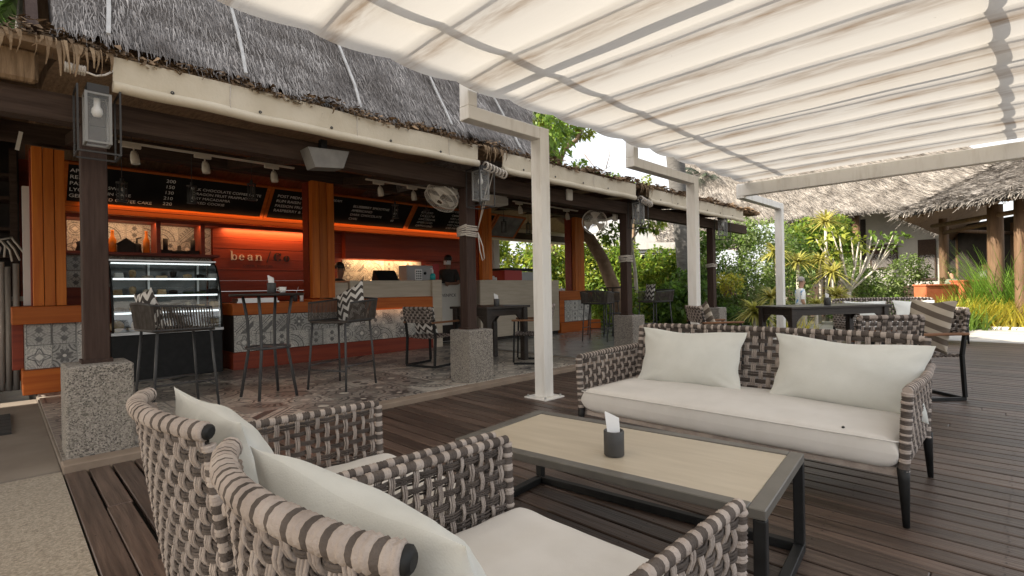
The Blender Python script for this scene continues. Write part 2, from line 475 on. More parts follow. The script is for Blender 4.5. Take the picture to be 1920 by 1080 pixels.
# printed cement tiles: one flat motif each, drawn in the tile's own coordinates (tile is 1 unit wide, scaled by s)
def tilemat(name, kind, s, dark=(.13, .125, .12), light=(.64, .61, .555), mid=(.36, .35, .325), rough=.45):
    m, nt, bs = base(name)
    bs.inputs['Roughness'].default_value = rough
    tc = N(nt, 'ShaderNodeTexCoord'); sp = N(nt, 'ShaderNodeSeparateXYZ')
    nt.links.new(tc.outputs['Object'], sp.inputs[0])
    x = mth(nt, 'DIVIDE', sp.outputs[0], s); y = mth(nt, 'DIVIDE', sp.outputs[1], s)
    ax = mth(nt, 'ABSOLUTE', x); ay = mth(nt, 'ABSOLUTE', y)
    def hyp(a, b): return mth(nt, 'SQRT', mth(nt, 'ADD', mth(nt, 'MULTIPLY', a, a), mth(nt, 'MULTIPLY', b, b)))
    def band(v, a, b): return mth(nt, 'MULTIPLY', mth(nt, 'GREATER_THAN', v, a), mth(nt, 'LESS_THAN', v, b))
    r = hyp(x, y)
    dc = hyp(mth(nt, 'SUBTRACT', .5, ax), mth(nt, 'SUBTRACT', .5, ay))
    dd = mth(nt, 'ADD', ax, ay)
    an = mth(nt, 'ARCTAN2', y, x)
    pet = mth(nt, 'MULTIPLY_ADD', mth(nt, 'ABSOLUTE', mth(nt, 'SINE', mth(nt, 'MULTIPLY', an, 4))), .17, .16)
    one = lambda *L: __import__('functools').reduce(lambda a, b: mth(nt, 'MAXIMUM', a, b), L)
    if kind == 0:     # corner rings and a rosette
        A = one(band(dc, .30, .36), band(dc, .16, .20)); B = mth(nt, 'LESS_THAN', r, pet); D = mth(nt, 'LESS_THAN', r, .07)
    elif kind == 1:   # two diamonds between vertical bars
        yy = mth(nt, 'SUBTRACT', ay, .2)
        A = mth(nt, 'LESS_THAN', mth(nt, 'ADD', ax, mth(nt, 'ABSOLUTE', yy)), .15); B = one(band(ax, .38, .42), band(ay, .44, .47)); D = mth(nt, 'LESS_THAN', mth(nt, 'ADD', ax, mth(nt, 'ABSOLUTE', yy)), .0)
    elif kind == 2:   # diagonal leaf and bands
        q = mth(nt, 'SUBTRACT', x, y)
        A = one(band(mth(nt, 'ABSOLUTE', q), .05, .11), band(q, .3, .6)); B = band(mth(nt, 'SINE', mth(nt, 'MULTIPLY', mth(nt, 'ADD', x, y), 26)), .2, 2); B = mth(nt, 'MULTIPLY', B, band(q, -.4, -.16)); D = mth(nt, 'LESS_THAN', dc, .1)
    elif kind == 3:   # interlaced circles
        A = one(band(r, .34, .39), band(r, .22, .25)); B = one(band(dc, .34, .40), band(dc, .21, .25)); D = mth(nt, 'LESS_THAN', dd, .12)
    elif kind == 4:   # star with scrolled edge
        q = mth(nt, 'ABSOLUTE', mth(nt, 'SINE', mth(nt, 'MULTIPLY', an, 2)))
        A = band(r, mth(nt, 'MULTIPLY_ADD', q, -.2, .36), mth(nt, 'MULTIPLY_ADD', q, -.2, .42)); B = band(mth(nt, 'ADD', dd, mth(nt, 'MULTIPLY', mth(nt, 'SINE', mth(nt, 'MULTIPLY', x, 30)), .03)), .62, .68); D = mth(nt, 'LESS_THAN', r, .12)
    else:             # quarter fan
        e = hyp(mth(nt, 'ADD', x, .5), mth(nt, 'ADD', y, .5)); f = mth(nt, 'ARCTAN2', mth(nt, 'ADD', y, .5), mth(nt, 'ADD', x, .5))
        A = one(band(e, .72, .78), band(e, .42, .47)); B = mth(nt, 'MULTIPLY', band(e, .47, .72), mth(nt, 'GREATER_THAN', mth(nt, 'SINE', mth(nt, 'MULTIPLY', f, 28)), .1)); D = mth(nt, 'LESS_THAN', e, .2)
    col = mixc(nt, ramp(nt, noise(nt, tc.outputs['Object'], 9, 5), .3, .8), light, tuple(c*.8 for c in light))
    oi = N(nt, 'ShaderNodeObjectInfo')
    col = mixc(nt, mth(nt, 'MULTIPLY', mth(nt, 'GREATER_THAN', oi.outputs['Random'], .55), .75), col, mid)
    vine = band(mth(nt, 'SINE', mth(nt, 'ADD', mth(nt, 'MULTIPLY', r, 46), mth(nt, 'MULTIPLY', mth(nt, 'SINE', mth(nt, 'MULTIPLY', an, 8)), 1.7))), .55, 2)
    col = mixc(nt, mth(nt, 'MULTIPLY', vine, .38 if s < .3 else .22), col, mixc(nt, .5, dark, mid))
    vin2 = band(mth(nt, 'SINE', mth(nt, 'ADD', mth(nt, 'MULTIPLY', dc, 58), mth(nt, 'MULTIPLY', mth(nt, 'SINE', mth(nt, 'MULTIPLY', dd, 30)), 1.2))), .72, 2)
    col = mixc(nt, mth(nt, 'MULTIPLY', vin2, .6 if s < .3 else .35), col, dark)
    col = mixc(nt, A, col, dark)
    col = mixc(nt, B, col, mixc(nt, mth(nt, 'GREATER_THAN', oi.outputs['Random'], .5), mid, dark))
    col = mixc(nt, D, col, light)
    wn = N(nt, 'ShaderNodeTexNoise'); wn.inputs['Scale'].default_value = 22; wn.inputs['Detail'].default_value = 5
    nt.links.new(tc.outputs['Object'], wn.inputs['Vector'])
    col = mixc(nt, mth(nt, 'MULTIPLY', ramp(nt, wn.outputs[0], .5, .75), .45 if s < .3 else .22), col, tuple(c*.6 for c in light))
    nt.links.new(col, bs.inputs['Base Color'])
    return m
TILE_S = .26
M['wtile'] = [tilemat('wall_tile_print_%d' % k, k, TILE_S) for k in range(6)]
FT = .425
M['ftile'] = [tilemat('floor_tile_print_%d' % k, k, FT, dark=(.04, .04, .042), light=(.60, .545, .47), mid=(.22, .195, .17), rough=.33) for k in range(6)]

# terrazzo plinths: pebbles of many tones
def terrazzo():
    m, nt, bs = base('washed_pebble_concrete')
    bs.inputs['Roughness'].default_value = .85
    vec = coords(nt, 'Object')
    vo = N(nt, 'ShaderNodeTexVoronoi'); vo.inputs['Scale'].default_value = 130
    nt.links.new(vec, vo.inputs['Vector'])
    sp = N(nt, 'ShaderNodeSeparateColor'); nt.links.new(vo.outputs['Color'], sp.inputs[0])
    col = mixc(nt, sp.outputs[0], (.13, .115, .098), (.37, .33, .285))
    col = mixc(nt, mth(nt, 'GREATER_THAN', sp.outputs[1], .86), col, (.08, .07, .06))
    col = mixc(nt, mth(nt, 'MULTIPLY', ramp(nt, noise(nt, vec, 4, 5), .45, .8), .5), col, (.30, .265, .215))
    nt.links.new(col, bs.inputs['Base Color'])
    bp = N(nt, 'ShaderNodeBump'); bp.inputs['Strength'].default_value = .6; bp.inputs['Distance'].default_value = .004
    bp.invert = True
    nt.links.new(vo.outputs['Distance'], bp.inputs['Height']); nt.links.new(bp.outputs[0], bs.inputs['Normal'])
    return m
M['terrazzo'] = terrazzo()

def thatchmat(name, c1, c2, isl=.5, rough=.9):
    m = mat(name, c1, c2, rough=rough, scale=2.0, island=isl, bump=.3, bscale=60, spec=.15)
    return m
M['thatch_grey'] = thatchmat('aged_grey_thatch', (.115, .10, .093), (.40, .375, .36), .42)
M['thatch_brown'] = thatchmat('brown_thatch', (.10, .065, .04), (.27, .18, .11), .6)
M['thatch_sun'] = thatchmat('silvered_thatch', (.13, .115, .102), (.33, .305, .28), .5)
M['frond_dry'] = thatchmat('dry_frond', (.15, .098, .058), (.29, .205, .13), .45)
M['under'] = mat('thatch_underside', (.16, .10, .055), (.30, .20, .12), rough=.9, scale=5, stretch=(9, 1, 1), detail=6, bump=.6, bscale=12)

# netted thatch base sheet: fine diagonal mesh relief over matted straw
def netmat():
    m, nt, bs = base('netted_thatch')
    bs.inputs['Roughness'].default_value = .9
    bs.inputs['Specular IOR Level'].default_value = .2
    vec = coords(nt, 'Object', (26, 3, 3))
    n1 = noise(nt, vec, 3, 8, .7)
    col = mixc(nt, ramp(nt, n1, .32, .72), (.085, .078, .075), (.33, .305, .295))
    col = mixc(nt, mth(nt, 'MULTIPLY', ramp(nt, noise(nt, coords(nt, 'Object'), 1.3, 4), .42, .66), .55), col, (.07, .055, .045))
    nt.links.new(col, bs.inputs['Base Color'])
    tc = N(nt, 'ShaderNodeTexCoord'); sp = N(nt, 'ShaderNodeSeparateXYZ'); nt.links.new(tc.outputs['Object'], sp.inputs[0])
    s1 = mth(nt, 'SINE', mth(nt, 'MULTIPLY', mth(nt, 'ADD', sp.outputs[0], mth(nt, 'MULTIPLY', sp.outputs[2], .7)), 190))
    s2 = mth(nt, 'SINE', mth(nt, 'MULTIPLY', mth(nt, 'SUBTRACT', sp.outputs[0], mth(nt, 'MULTIPLY', sp.outputs[2], .7)), 190))
    bp = N(nt, 'ShaderNodeBump'); bp.inputs['Strength'].default_value = .9; bp.inputs['Distance'].default_value = .02
    nt.links.new(mth(nt, 'ADD', mth(nt, 'MULTIPLY', mth(nt, 'MAXIMUM', s1, s2), .25), n1), bp.inputs['Height']); nt.links.new(bp.outputs[0], bs.inputs['Normal'])
    return m
M['net'] = netmat()

# canopy cloth: thin, lets the sun glow through, dirty along the folds
ROD0, ROD = .22, .66
def canopymat():
    m, nt, bs = base('canopy_cloth')
    tc = N(nt, 'ShaderNodeTexCoord'); sp = N(nt, 'ShaderNodeSeparateXYZ'); nt.links.new(tc.outputs['Object'], sp.inputs[0])
    u = mth(nt, 'FRACT', mth(nt, 'DIVIDE', mth(nt, 'SUBTRACT', sp.outputs[0], ROD0), ROD))
    near = mth(nt, 'SUBTRACT', 1.0, mth(nt, 'MULTIPLY', mth(nt, 'ABSOLUTE', mth(nt, 'SUBTRACT', u, .22)), 5.0))
    vec = coords(nt, 'Object', (5, .6, 1))
    st = mth(nt, 'MULTIPLY', mth(nt, 'MAXIMUM', near, 0.0), ramp(nt, noise(nt, vec, 2.2, 6, .65), .38, .66))
    col = mixc(nt, mth(nt, 'MULTIPLY', st, .95), (.69, .665, .625), (.30, .205, .13))
    sp_ = ramp(nt, noise(nt, coords(nt, 'Object', (1, 1, 1)), 9, 6, .6), .70, .76)
    big = ramp(nt, noise(nt, coords(nt, 'Object', (1, 1, 1), (3, 1, 0)), .8, 2), .5, .65)
    col = mixc(nt, mth(nt, 'MULTIPLY', mth(nt, 'MULTIPLY', sp_, big), .8), col, (.10, .075, .06))
    df = N(nt, 'ShaderNodeBsdfDiffuse'); tr = N(nt, 'ShaderNodeBsdfTranslucent'); mx = N(nt, 'ShaderNodeMixShader')
    nt.links.new(col, df.inputs[0]); nt.links.new(col, tr.inputs[0]); mx.inputs[0].default_value = .32
    bp = N(nt, 'ShaderNodeBump'); bp.inputs['Strength'].default_value = .12; bp.inputs['Distance'].default_value = .03
    nt.links.new(noise(nt, coords(nt, 'Object', (1, .35, 1)), 6, 4), bp.inputs['Height'])
    nt.links.new(bp.outputs[0], df.inputs['Normal']); nt.links.new(bp.outputs[0], tr.inputs['Normal'])
    nt.links.new(df.outputs[0], mx.inputs[1]); nt.links.new(tr.outputs[0], mx.inputs[2])
    nt.links.new(mx.outputs[0], nt.nodes['Material Output'].inputs[0])
    return m
M['canopy'] = canopymat()

def glassmat(name, tint=(.9, .95, .95), a=.12, rough=.05):
    m, nt, bs = base(name)
    gl = N(nt, 'ShaderNodeBsdfGlossy'); gl.inputs['Roughness'].default_value = rough
    tr = N(nt, 'ShaderNodeBsdfTransparent'); tr.inputs[0].default_value = (*tint, 1)
    mx = N(nt, 'ShaderNodeMixShader'); fr = N(nt, 'ShaderNodeFresnel'); fr.inputs[0].default_value = 1.45
    nt.links.new(mth(nt, 'ADD', fr.outputs[0], a), mx.inputs[0])
    nt.links.new(tr.outputs[0], mx.inputs[1]); nt.links.new(gl.outputs[0], mx.inputs[2])
    nt.links.new(mx.outputs[0], nt.nodes['Material Output'].inputs[0])
    return m
M['glass'] = glassmat('clear_glass')
M['glass_dusty'] = mat('dusty_glass', (.55, .57, .57), rough=.3)
_m = M['glass_dusty']; _nt = _m.node_tree
_tr = N(_nt, 'ShaderNodeBsdfTransparent'); _mx = N(_nt, 'ShaderNodeMixShader'); _mx.inputs[0].default_value = .09
_nt.links.new(_tr.outputs[0], _mx.inputs[1]); _nt.links.new(_nt.nodes['Principled BSDF'].outputs[0], _mx.inputs[2])
_nt.links.new(_mx.outputs[0], _nt.nodes['Material Output'].inputs[0])

M['leaf_a'] = leafmat('leaf_mid_green', (.115, .21, .03), (.21, .32, .05))
M['leaf_b'] = leafmat('leaf_dark_green', (.075, .16, .03), (.135, .225, .048))
M['leaf_c'] = leafmat('leaf_yellow_green', (.22, .28, .035), (.36, .39, .06))
M['leaf_d'] = leafmat('leaf_grey_green', (.17, .235, .085), (.30, .37, .15))
M['leaf_e'] = leafmat('leaf_deep', (.04, .085, .025), (.07, .13, .035))
M['yucca'] = leafmat('yucca_blade', (.36, .36, .07), (.58, .52, .17), .35)
M['reed'] = leafmat('reed_blade', (.12, .26, .035), (.22, .36, .06), .4)
M['reed_y'] = leafmat('yellow_blade', (.44, .41, .05), (.58, .48, .08), .4)
M['frond'] = leafmat('palm_leaflet', (.06, .13, .03), (.11, .19, .05), .4)
M['frond_far'] = leafmat('far_palm_leaflet', (.05, .075, .05), (.08, .11, .07), .3)

# ================================================================ ground, deck, terrace
CAMP = Vector((0, 0, 1.15))
def atpx(px_, d):
    """ground position seen in the direction of image column px_ (1920 wide) at forward distance d"""
    v = fw + rt*((px_-960)/FPX)
    return v.x*d, v.y*d

g = MB(); g.grid(lambda u, v: (-260+620*u, -260+620*v, -.36), 24, 24)
struct('ground', g, M['ground'])
g = MB(); g.box((-.0, -5.2, -.34), (16.55, 4.40, -.055))
struct('deck_base', g, M['soil'])
deck = thing('deck', None, None, (8, 0, 0)); deck['kind'] = 'structure'
PW = .1225
ncol = int((16.5-.285)/PW)
shared = {}
for i in range(ncol):
    x0 = .283+i*PW
    cuts = [-5.1, 4.425]
    if x0 < 9:
        a = rng.uniform(-1.2, 3.0)
        if i == 1: a = 3.55
        cuts = [-5.1, a, 4.425] if x0 < 6.5 or rng.random() < .5 else cuts
    for k in range(len(cuts)-1):
        L = round(cuts[k+1]-cuts[k]-.003, 3)
        b = MB(); b.box((0, 0, -.028), (PW-.0125-.002*rng.random(), L, 0), bev=.004)
        me = b.mesh('plank', M['plank' if x0 < 12.95 else 'plank_sunlit'])
        o = obj('plank', me, None, deck)
        o.location = Vector((x0, cuts[k]+.0015, .0-.0025*rng.random()))-deck.location
        o.rotation_euler = (0, 0, rng.normal()*.0006)

g = MB()
for i in range(64):
    x0 = .283+i*PW
    for y in np.arange(-.55, 4.4, .62):
        for dx in (.028, PW-.04):
            jx, jy = rng.normal()*.003, rng.normal()*.006
            g.add([(x0+dx+jx+.0042*math.cos(a), y+jy+.0042*math.sin(a), .0012) for a in np.linspace(0, 2*PI, 6)[:-1]], [(0, 1, 2, 3, 4)])
o = obj('deck_screws', g, M['black'], deck); o['kind'] = 'stuff'
g = MB(); g.box((-7, -9, -.3), (.272, 4.50, -.004)); struct('pavement', g, M['aggregate'])
g = MB(); g.box((-7, 4.505, -.3), (-.02, 20, .0)); struct('grey_pavement', g, M['concrete'])
g = MB(); g.box((-.016, 4.505, -.3), (.27, 7.85, .004)); struct('screed_path', g, M['screed'])
g = MB()
for k in range(6): g.box((-.30, 6.02+k*.165, .002), (.055, 6.02+k*.165+.15, .02))
tag(obj('door_mat', g, M['rubber']), 'dark ribbed rubber mat lying on the grey pavement', 'mat')
g = MB(); g.box((.275, 4.43, -.3), (12.9, 4.585, .048), bev=.008); struct('kerb', g, M['curb'])
g = MB(); g.box((.274, 4.59, -.3), (12.9, 10.4, .036)); struct('terrace_floor', g, M['screed'])
g = MB(); g.box((6.45, 4.588, .037), (12.88, 10.3, .05)); struct('polished_floor', g, M['polished'])
g = MB(); g.box((12.95, 4.6, -.3), (15.2, 14, -.02)); struct('garden_path', g, M['concrete'])
floor_t = thing('tile_floor', None, None, (3, 6, 0)); floor_t['kind'] = 'structure'
tms = []
for k in range(6):
    b = MB(); h = FT/2-.002; b.box((-h, -h, -.012), (h, h, 0)); tms.append(b.mesh('tile', M['ftile'][k]))
for ix in range(16):
    for iy in range(9):
        cx, cy = .285+FT*(ix+.5), 4.592+FT*(iy+.5)
        if cx > 6.40: continue
        o = bpy.data.objects.new('tile', tms[int(rng.integers(6))]); C.objects.link(o); o.parent = floor_t
        o.location = Vector((cx, cy, .05-.0012*rng.random()))-floor_t.location
        o.rotation_euler = (0, 0, PI/2*int(rng.integers(4)))

# far kerb of the deck
g = MB(); g.box((16.58, -6, -.3), (16.82, 4.3, .05), bev=.01); struct('deck_edge_kerb', g, M['plaster'])

# ================================================================ plinths and brown posts
POSTS = [.495, 4.07, 7.6, 11.0]
pl_lab = ['pebble concrete plinth beside the aggregate pavement, under the first brown post', 'pebble concrete plinth between dark dining table and white canopy post',
          'pebble concrete plinth behind the left end of the sofa', 'farthest pebble concrete plinth, in front of the shrubs']
po_lab = ['brown square post on the plinth in front of the pastry case', 'brown square post with fan and loose rope on the plinth beside the dining table',
          'brown square post with coiled rope near the high stools', 'thin dark post farthest along the terrace before the shrubs']
for i, x in enumerate(POSTS):
    b = MB(); s = .19
    b.box((x-s, 4.60, .02), (x+s, 4.98, .665), bev=.012)
    tag(obj('plinth', b, M['terrazzo']), pl_lab[i], 'plinth', 'pebble plinths under the terrace posts')
    t = thing('timber_post', po_lab[i], 'post', (x, 4.83, .665), 0, 'brown terrace posts')
    b = MB(); b.box((x-.075, 4.765, .665), (x+.075, 4.905, 2.385), bev=.006); obj('shaft', b, M['bronze_paint'], t)
    b = MB(); b.box((x-.09, 4.75, .662), (x+.09, 4.92, .69)); obj('base_shoe', b, M['bronze_paint'], t)

# ================================================================ the bar building
bar = thing('bar_building', 'open sided cafe bar building with thatched roof and orange timber front', 'building', (4, 8, 0))
b = MB(); b.box((-3.2, 4.76, 2.385), (12.85, 4.91, 2.575)); obj('front_beam', b, M['dark_timber'], bar)
b = MB(); b.box((-3.2, 8.02, 2.93), (11.5, 8.2, 3.14)); obj('inner_beam', b, M['dark_timber'], bar)
b = MB(); b.box((8.0, 10.22, 2.55), (13, 10.36, 2.75)); obj('rear_beam', b, M['dark_timber'], bar)
EY, EZ, SL = 4.55, 2.86, 1.52          # eave line and slope of the steep roof
RY = 8.75; RZ = EZ+(RY-EY)*SL
# underside of steep roof + back slope
def xr(y): return 5.02+(y-EY)*1.0 if y < 5.45 else 5.92-(y-5.45)*.6      # slanting right-hand verge
b = MB()
b.add([(.28, EY+.05, EZ-.05), (5.02, EY+.05, EZ-.05), (xr(RY), RY, RZ-.1), (.28, RY, RZ-.1)], [(3, 2, 1, 0)])
b.add([(.28, RY, RZ-.1), (xr(RY), RY, RZ-.1), (5.0, 10.2, 2.95), (.28, 10.2, 2.95)], [(3, 2, 1, 0)])
obj('ceiling_thatch', b, M['under'], bar)
# thick netted thatch, front
def Sf(u, v):
    y = EY+(RY-EY)*v; x0 = .27; x = x0+(xr(y)-x0)*u
    return Vector((x, y, EZ+(y-EY)*SL+.05+.03*math.sin(x*2.1)+.035*mnoise.noise((x*2.2, y*3.5, 0))+.035*(1-((y-EY)/.24+.15*mnoise.noise((x*1.5, 3, 1))) % 1.0)))
b = MB(); b.grid(lambda u, v: Sf(u, v), 70, 110)
b.grid(lambda u, v: Vector((.27+(xr(RY)-.27-(xr(RY)-5.2)*v)*u, RY+1.65*v, RZ+.05-6.1*v)), 20, 10)
b.add([Sf(0, 0), Sf(0, 1), (.27, RY, RZ-.2), (.27, EY+.1, EZ-.1)], [(0, 1, 2, 3)])
b.add([Sf(1, 0), Sf(1, 1), (xr(RY), RY, RZ-.3), (5.0, EY+.1, EZ-.12)], [(3, 2, 1, 0)])
# gable fill right
b.add([(5.0, EY+.1, EZ-.05), (xr(RY)-.3, RY, RZ-.2), (5.2, 10.2, 3.0)], [(0, 1, 2)])
roof = obj('roof', b, M['net'], bar)

def blades(n, S, down, L, Wd, lift=.25, jit=.35, nrm=None):
    """n straw blades lying on a surface, pointing down the slope"""
    V = np.zeros((n, 4, 3), dtype=np.float32)
    for i in range(n):
        p = S(rng.random(), rng.random())
        d = Vector(down(p) if callable(down) else down)
        nn = Vector(nrm(p) if callable(nrm) else (nrm or (0, -.8, .55)))
        d = (d+nn*rng.uniform(-.02, lift)+Vector(rng.normal(size=3)*jit*.4)).normalized()
        s = d.cross(nn)
        if s.length < 1e-3: s = Vector((1, 0, 0))
        s = (s.normalized()+nn*rng.normal()*.4).normalized()
        l = L*rng.uniform(.5, 1.4); w_ = Wd*rng.uniform(.5, 1.3)
        q = p+nn*rng.uniform(0, .025)
        e = q+d*l-Vector((0, 0, .12*l))
        V[i] = (q-s*w_/2, q+s*w_/2, e+s*w_*.2, e-s*w_*.2)
    return V
V = blades(24000, lambda u, v: Sf(u, v**1.35*.62), (0, -.55, -.84), .11, .0075, .10, .32)
o = obj('straw', quads_mesh('straw', V, M['thatch_grey']), None, roof); o['kind'] = 'stuff'
# brown eave fringe
def fringe(x0, x1, n, y, z, L, lo=0.0):
    V = np.zeros((n, 4, 3), dtype=np.float32)
    for i in range(n):
        x = rng.uniform(x0, x1)
        bump = .025*math.sin(x*6.3)+.03*mnoise.noise((x*4, 1, 0))
        p = Vector((x, y+rng.uniform(-.02, .22), z+bump+rng.uniform(-.03, .045)))
        d = Vector((rng.normal()*.5, -rng.uniform(.5, 1.0), -rng.uniform(lo, .75)+.1)).normalized()
        s = Vector((rng.normal()*.3+.9, rng.normal()*.4, rng.normal()*.5)).normalized()
        l = L*rng.uniform(.4, 1.5); w_ = rng.uniform(.008, .028)
        e = p+d*l
        V[i] = (p-s*w_, p+s*w_, e+s*w_*.3, e-s*w_*.3)
    return V
V = np.concatenate([fringe(-3, 5.0, 3800, 4.46, 2.858, .05), fringe(5.0, 12.9, 4000, 4.46, 2.858, .055)])
o = obj('eave_fringe', quads_mesh('eave_fringe', V, M['thatch_brown']), None, roof); o['kind'] = 'stuff'
b = MB()  # unseen roof wing added left of frame to keep sun out of the canopy gap
b.grid(lambda u, v: Vector((-10+9.86*u, EY+(RY-EY)*v, EZ+(RY-EY)*v*SL+.05+.03*math.sin(u*19))), 30, 12)
b.grid(lambda u, v: Vector((-10+9.86*u, RY+1.5*v, RZ+.05-6.1*v)), 10, 4)
b.add([(-.14, EY, EZ), (-.14, RY, RZ), (-.14, 10.2, 2.9)], [(0, 1, 2)])
obj('sun_block_roof', b, M['net'], bar)
b = MB(); b.box((-3, 4.53, 2.80), (12.9, 4.75, 2.86)); obj('eave_batten', b, M['thatch_brown'], bar)
# gently sloping right-hand roof
b = MB()
b.grid(lambda u, v: Vector((4.9+7.95*u, 4.50+5.9*v, 2.84+.52*math.sin(v*PI*.95)+.02*math.sin(u*40))), 60, 10)
obj('lean_roof', b, M['thatch_brown'], bar)
b = MB(); b.grid(lambda u, v: Vector((.32+12.5*u, 4.6+5.7*v, 2.79+.50*math.sin(v*PI*.95))), 30, 8, flip=True)
obj('lean_ceiling', b, M['under'], bar)
b = MB(); b.grid(lambda u, v: Vector((-3.1+3.4*u, 4.52+5.6*v, 2.84+.7*math.sin(v*PI*.6))), 8, 8)
obj('left_roof', b, M['thatch_brown'], bar)
b = MB(); b.bar((.17, 4.62, 2.9), (.17, RY, RZ+.05), .06, .13); obj('barge_board', b, M['bronze_paint'], bar)
# rafters
for i in range(15):
    x = -2.6+i*1.03
    b = MB()
    if .3 < x < 5.2: b.bar((x, 4.62, 2.74), (x, RY, RZ-.2), .06, .10)
    else: b.bar((x, 4.62, 2.74), (x, 9.9, 3.2), .06, .10)
    obj('rafter', b, M['dark_timber'], bar)
for i in range(6):
    b = MB(); b.bar((.6+i*1.75, 4.9, 2.52), (.6+i*1.75, 8.02, 3.0), .07, .12); obj('tie_beam', b, M['dark_timber'], bar)
# straps holding the net
for x in (.56, 1.46, 2.50, 3.62, 4.72):
    b = MB()
    pts = []
    for k in range(15):
        y = 4.53+k*.16; p = Vector((x+.05*math.sin(k*.5), y, EZ+(y-EY)*SL+.14+.03*math.sin(x*2.1)+.012*rng.normal()))
        pts.append(p)
    for k in range(14):
        a, c = pts[k], pts[k+1]; w_ = .013
        b.add([a-Vector((w_, 0, 0)), a+Vector((w_, 0, 0)), c+Vector((w_, 0, 0)), c-Vector((w_, 0, 0)),
               a-Vector((w_, -.01, .012)), a+Vector((w_, .01, -.012)), c+Vector((w_, .01, -.012)), c-Vector((w_, -.01, .012))], [(0, 1, 2, 3), (4, 7, 6, 5), (0, 4, 5, 1), (2, 6, 7, 3), (1, 5, 6, 2), (0, 3, 7, 4)])
    obj('net_strap', b, M['net_strap'], roof)
# hanging dry fronds where blinds stop
def hang(x0, x1, n, L0, L1, z=2.83, y=4.47):
    b = MB()
    for i in range(n):
        x = rng.uniform(x0, x1); l = rng.uniform(L0, L1); w_ = rng.uniform(.004, .015); dx = rng.normal()*.022
        yy = y-rng.uniform(0, .05)
        P = []
        for k in range(4):
            t = k/3
            c = Vector((x+dx*t*t+.006*math.sin(t*3+i), yy-.04*t*(1-t)*2, z-l*t)); ww = w_*(1-.75*t)
            P += [c-Vector((ww, .008*math.sin(i), 0)), c+Vector((ww, .008*math.sin(i), 0))]
        b.add(P, [(2*k, 2*k+1, 2*k+3, 2*k+2) for k in range(3)])
    return b
def hang_each(x0, x1, n, L0, L1):
    for i in range(n): obj('hanging_frond', hang(x0+(x1-x0)*i/n, x0+(x1-x0)*(i+1)/n, 1, L0, L1), M['frond_dry'], roof)
hang_each(.18, .56, 20, .05, .23); hang_each(-.1, .12, 9, .06, .16); hang_each(3.98, 4.36, 24, .05, .19); hang_each(7.40, 7.80, 24, .05, .21)
o = obj('loose_straw', hang(.6, 12.5, 60, .02, .07), M['frond_dry'], roof); o['kind'] = 'stuff'
b = MB(); b.box((-2.5, 4.66, 2.585), (.20, 4.74, 2.80), bev=.02); obj('eave_board', b, M['under'], bar)
for k, x in enumerate((.72, 1.45, 2.2, 2.95)):
    b = MB(); b.box((x, 4.93, 2.60), (x+.42, 5.3, 2.615)); obj('soffit_board', b, M['under'], bar)

# rolled canvas blinds
bl = [(.575, 3.96, 'longest rolled cream canvas blind under the netted thatch eave', .0), (4.36, 7.38, 'rolled cream canvas blind between the two white canopy posts', -.01), (7.82, 11.9, 'rolled cream canvas blind at the far end of the eave', -.01)]
for x0, x1, lab, dz in bl:
    t = thing('rolled_blind', lab, 'blind', ((x0+x1)/2, 4.6, 2.6), 0, 'rolled canvas blinds along the eave')
    nseg = int((x1-x0)/.1)
    def Sb(u, v):
        x = x0+(x1-x0)*u
        wv = .012*math.sin(x*5)+.010*mnoise.noise((x*2.2, v*2, 3))
        return Vector((x, 4.478+.012*v+wv*.5, 2.825-.195*v+dz+.012*mnoise.noise((x*.9, 4, 1))))
    b = MB(); b.grid(Sb, nseg, 3)
    b.grid(lambda u, v: Sb(u, v)+Vector((0, .012, 0)), nseg, 3, flip=True)
    obj('canvas', b, M['cream_canvas'], t)
    b = MB()
    b.tube([Vector((x0+(x1-x0)*k/nseg, 4.492+.005*math.sin(k*.9), 2.615+dz+.007*mnoise.noise((k*.25, 4, 1))-.012*math.sin(PI*k/nseg))) for k in range(nseg+1)], [.040+.004*mnoise.noise((k*.4, 0, 7)) for k in range(nseg+1)], 12)
    obj('roll', b, M['cream_canvas'], t)
    for k in range(int((x1-x0)/.62)):
        b = MB(); b.lathe([(.004, 0), (.013, 0), (.013, .005), (.004, .005)], 10)
        o = obj('eyelet', b, M['frame_dark'], t); o.location = Vector((x0+.35+k*.62, 4.470, 2.652))-wloc(t); o.rotation_euler = (PI/2, 0, 0)
    for k in range(int((x1-x0)/1.1)):
        x = x0+.75+k*1.1
        b = MB(); b.tube([(x, 4.475, 2.81), (x-.01, 4.463, 2.70), (x-.005, 4.462, 2.62), (x, 4.49, 2.57)], .0035, 5); obj('tie_cord', b, M['rope_white'], t)
t = thing('rolled_blind', 'rolled canvas blind along the garden side behind the far orange pillar', 'blind', (11, 10.3, 2.6), 0, 'rolled canvas blinds along the eave')
b = MB(); b.grid(lambda u, v: Vector((8.9+4.2*u, 10.28+.01*math.sin(u*30), 2.92-.36*v)), 30, 2); b.grid(lambda u, v: Vector((8.9+4.2*u, 10.29+.01*math.sin(u*30), 2.92-.36*v)), 30, 2, flip=True); obj('canvas', b, M['cream_canvas'], t)
b = MB(); b.tube([(8.9+.14*k, 10.26, 2.54) for k in range(31)], .05, 10); obj('roll', b, M['cream_canvas'], t)
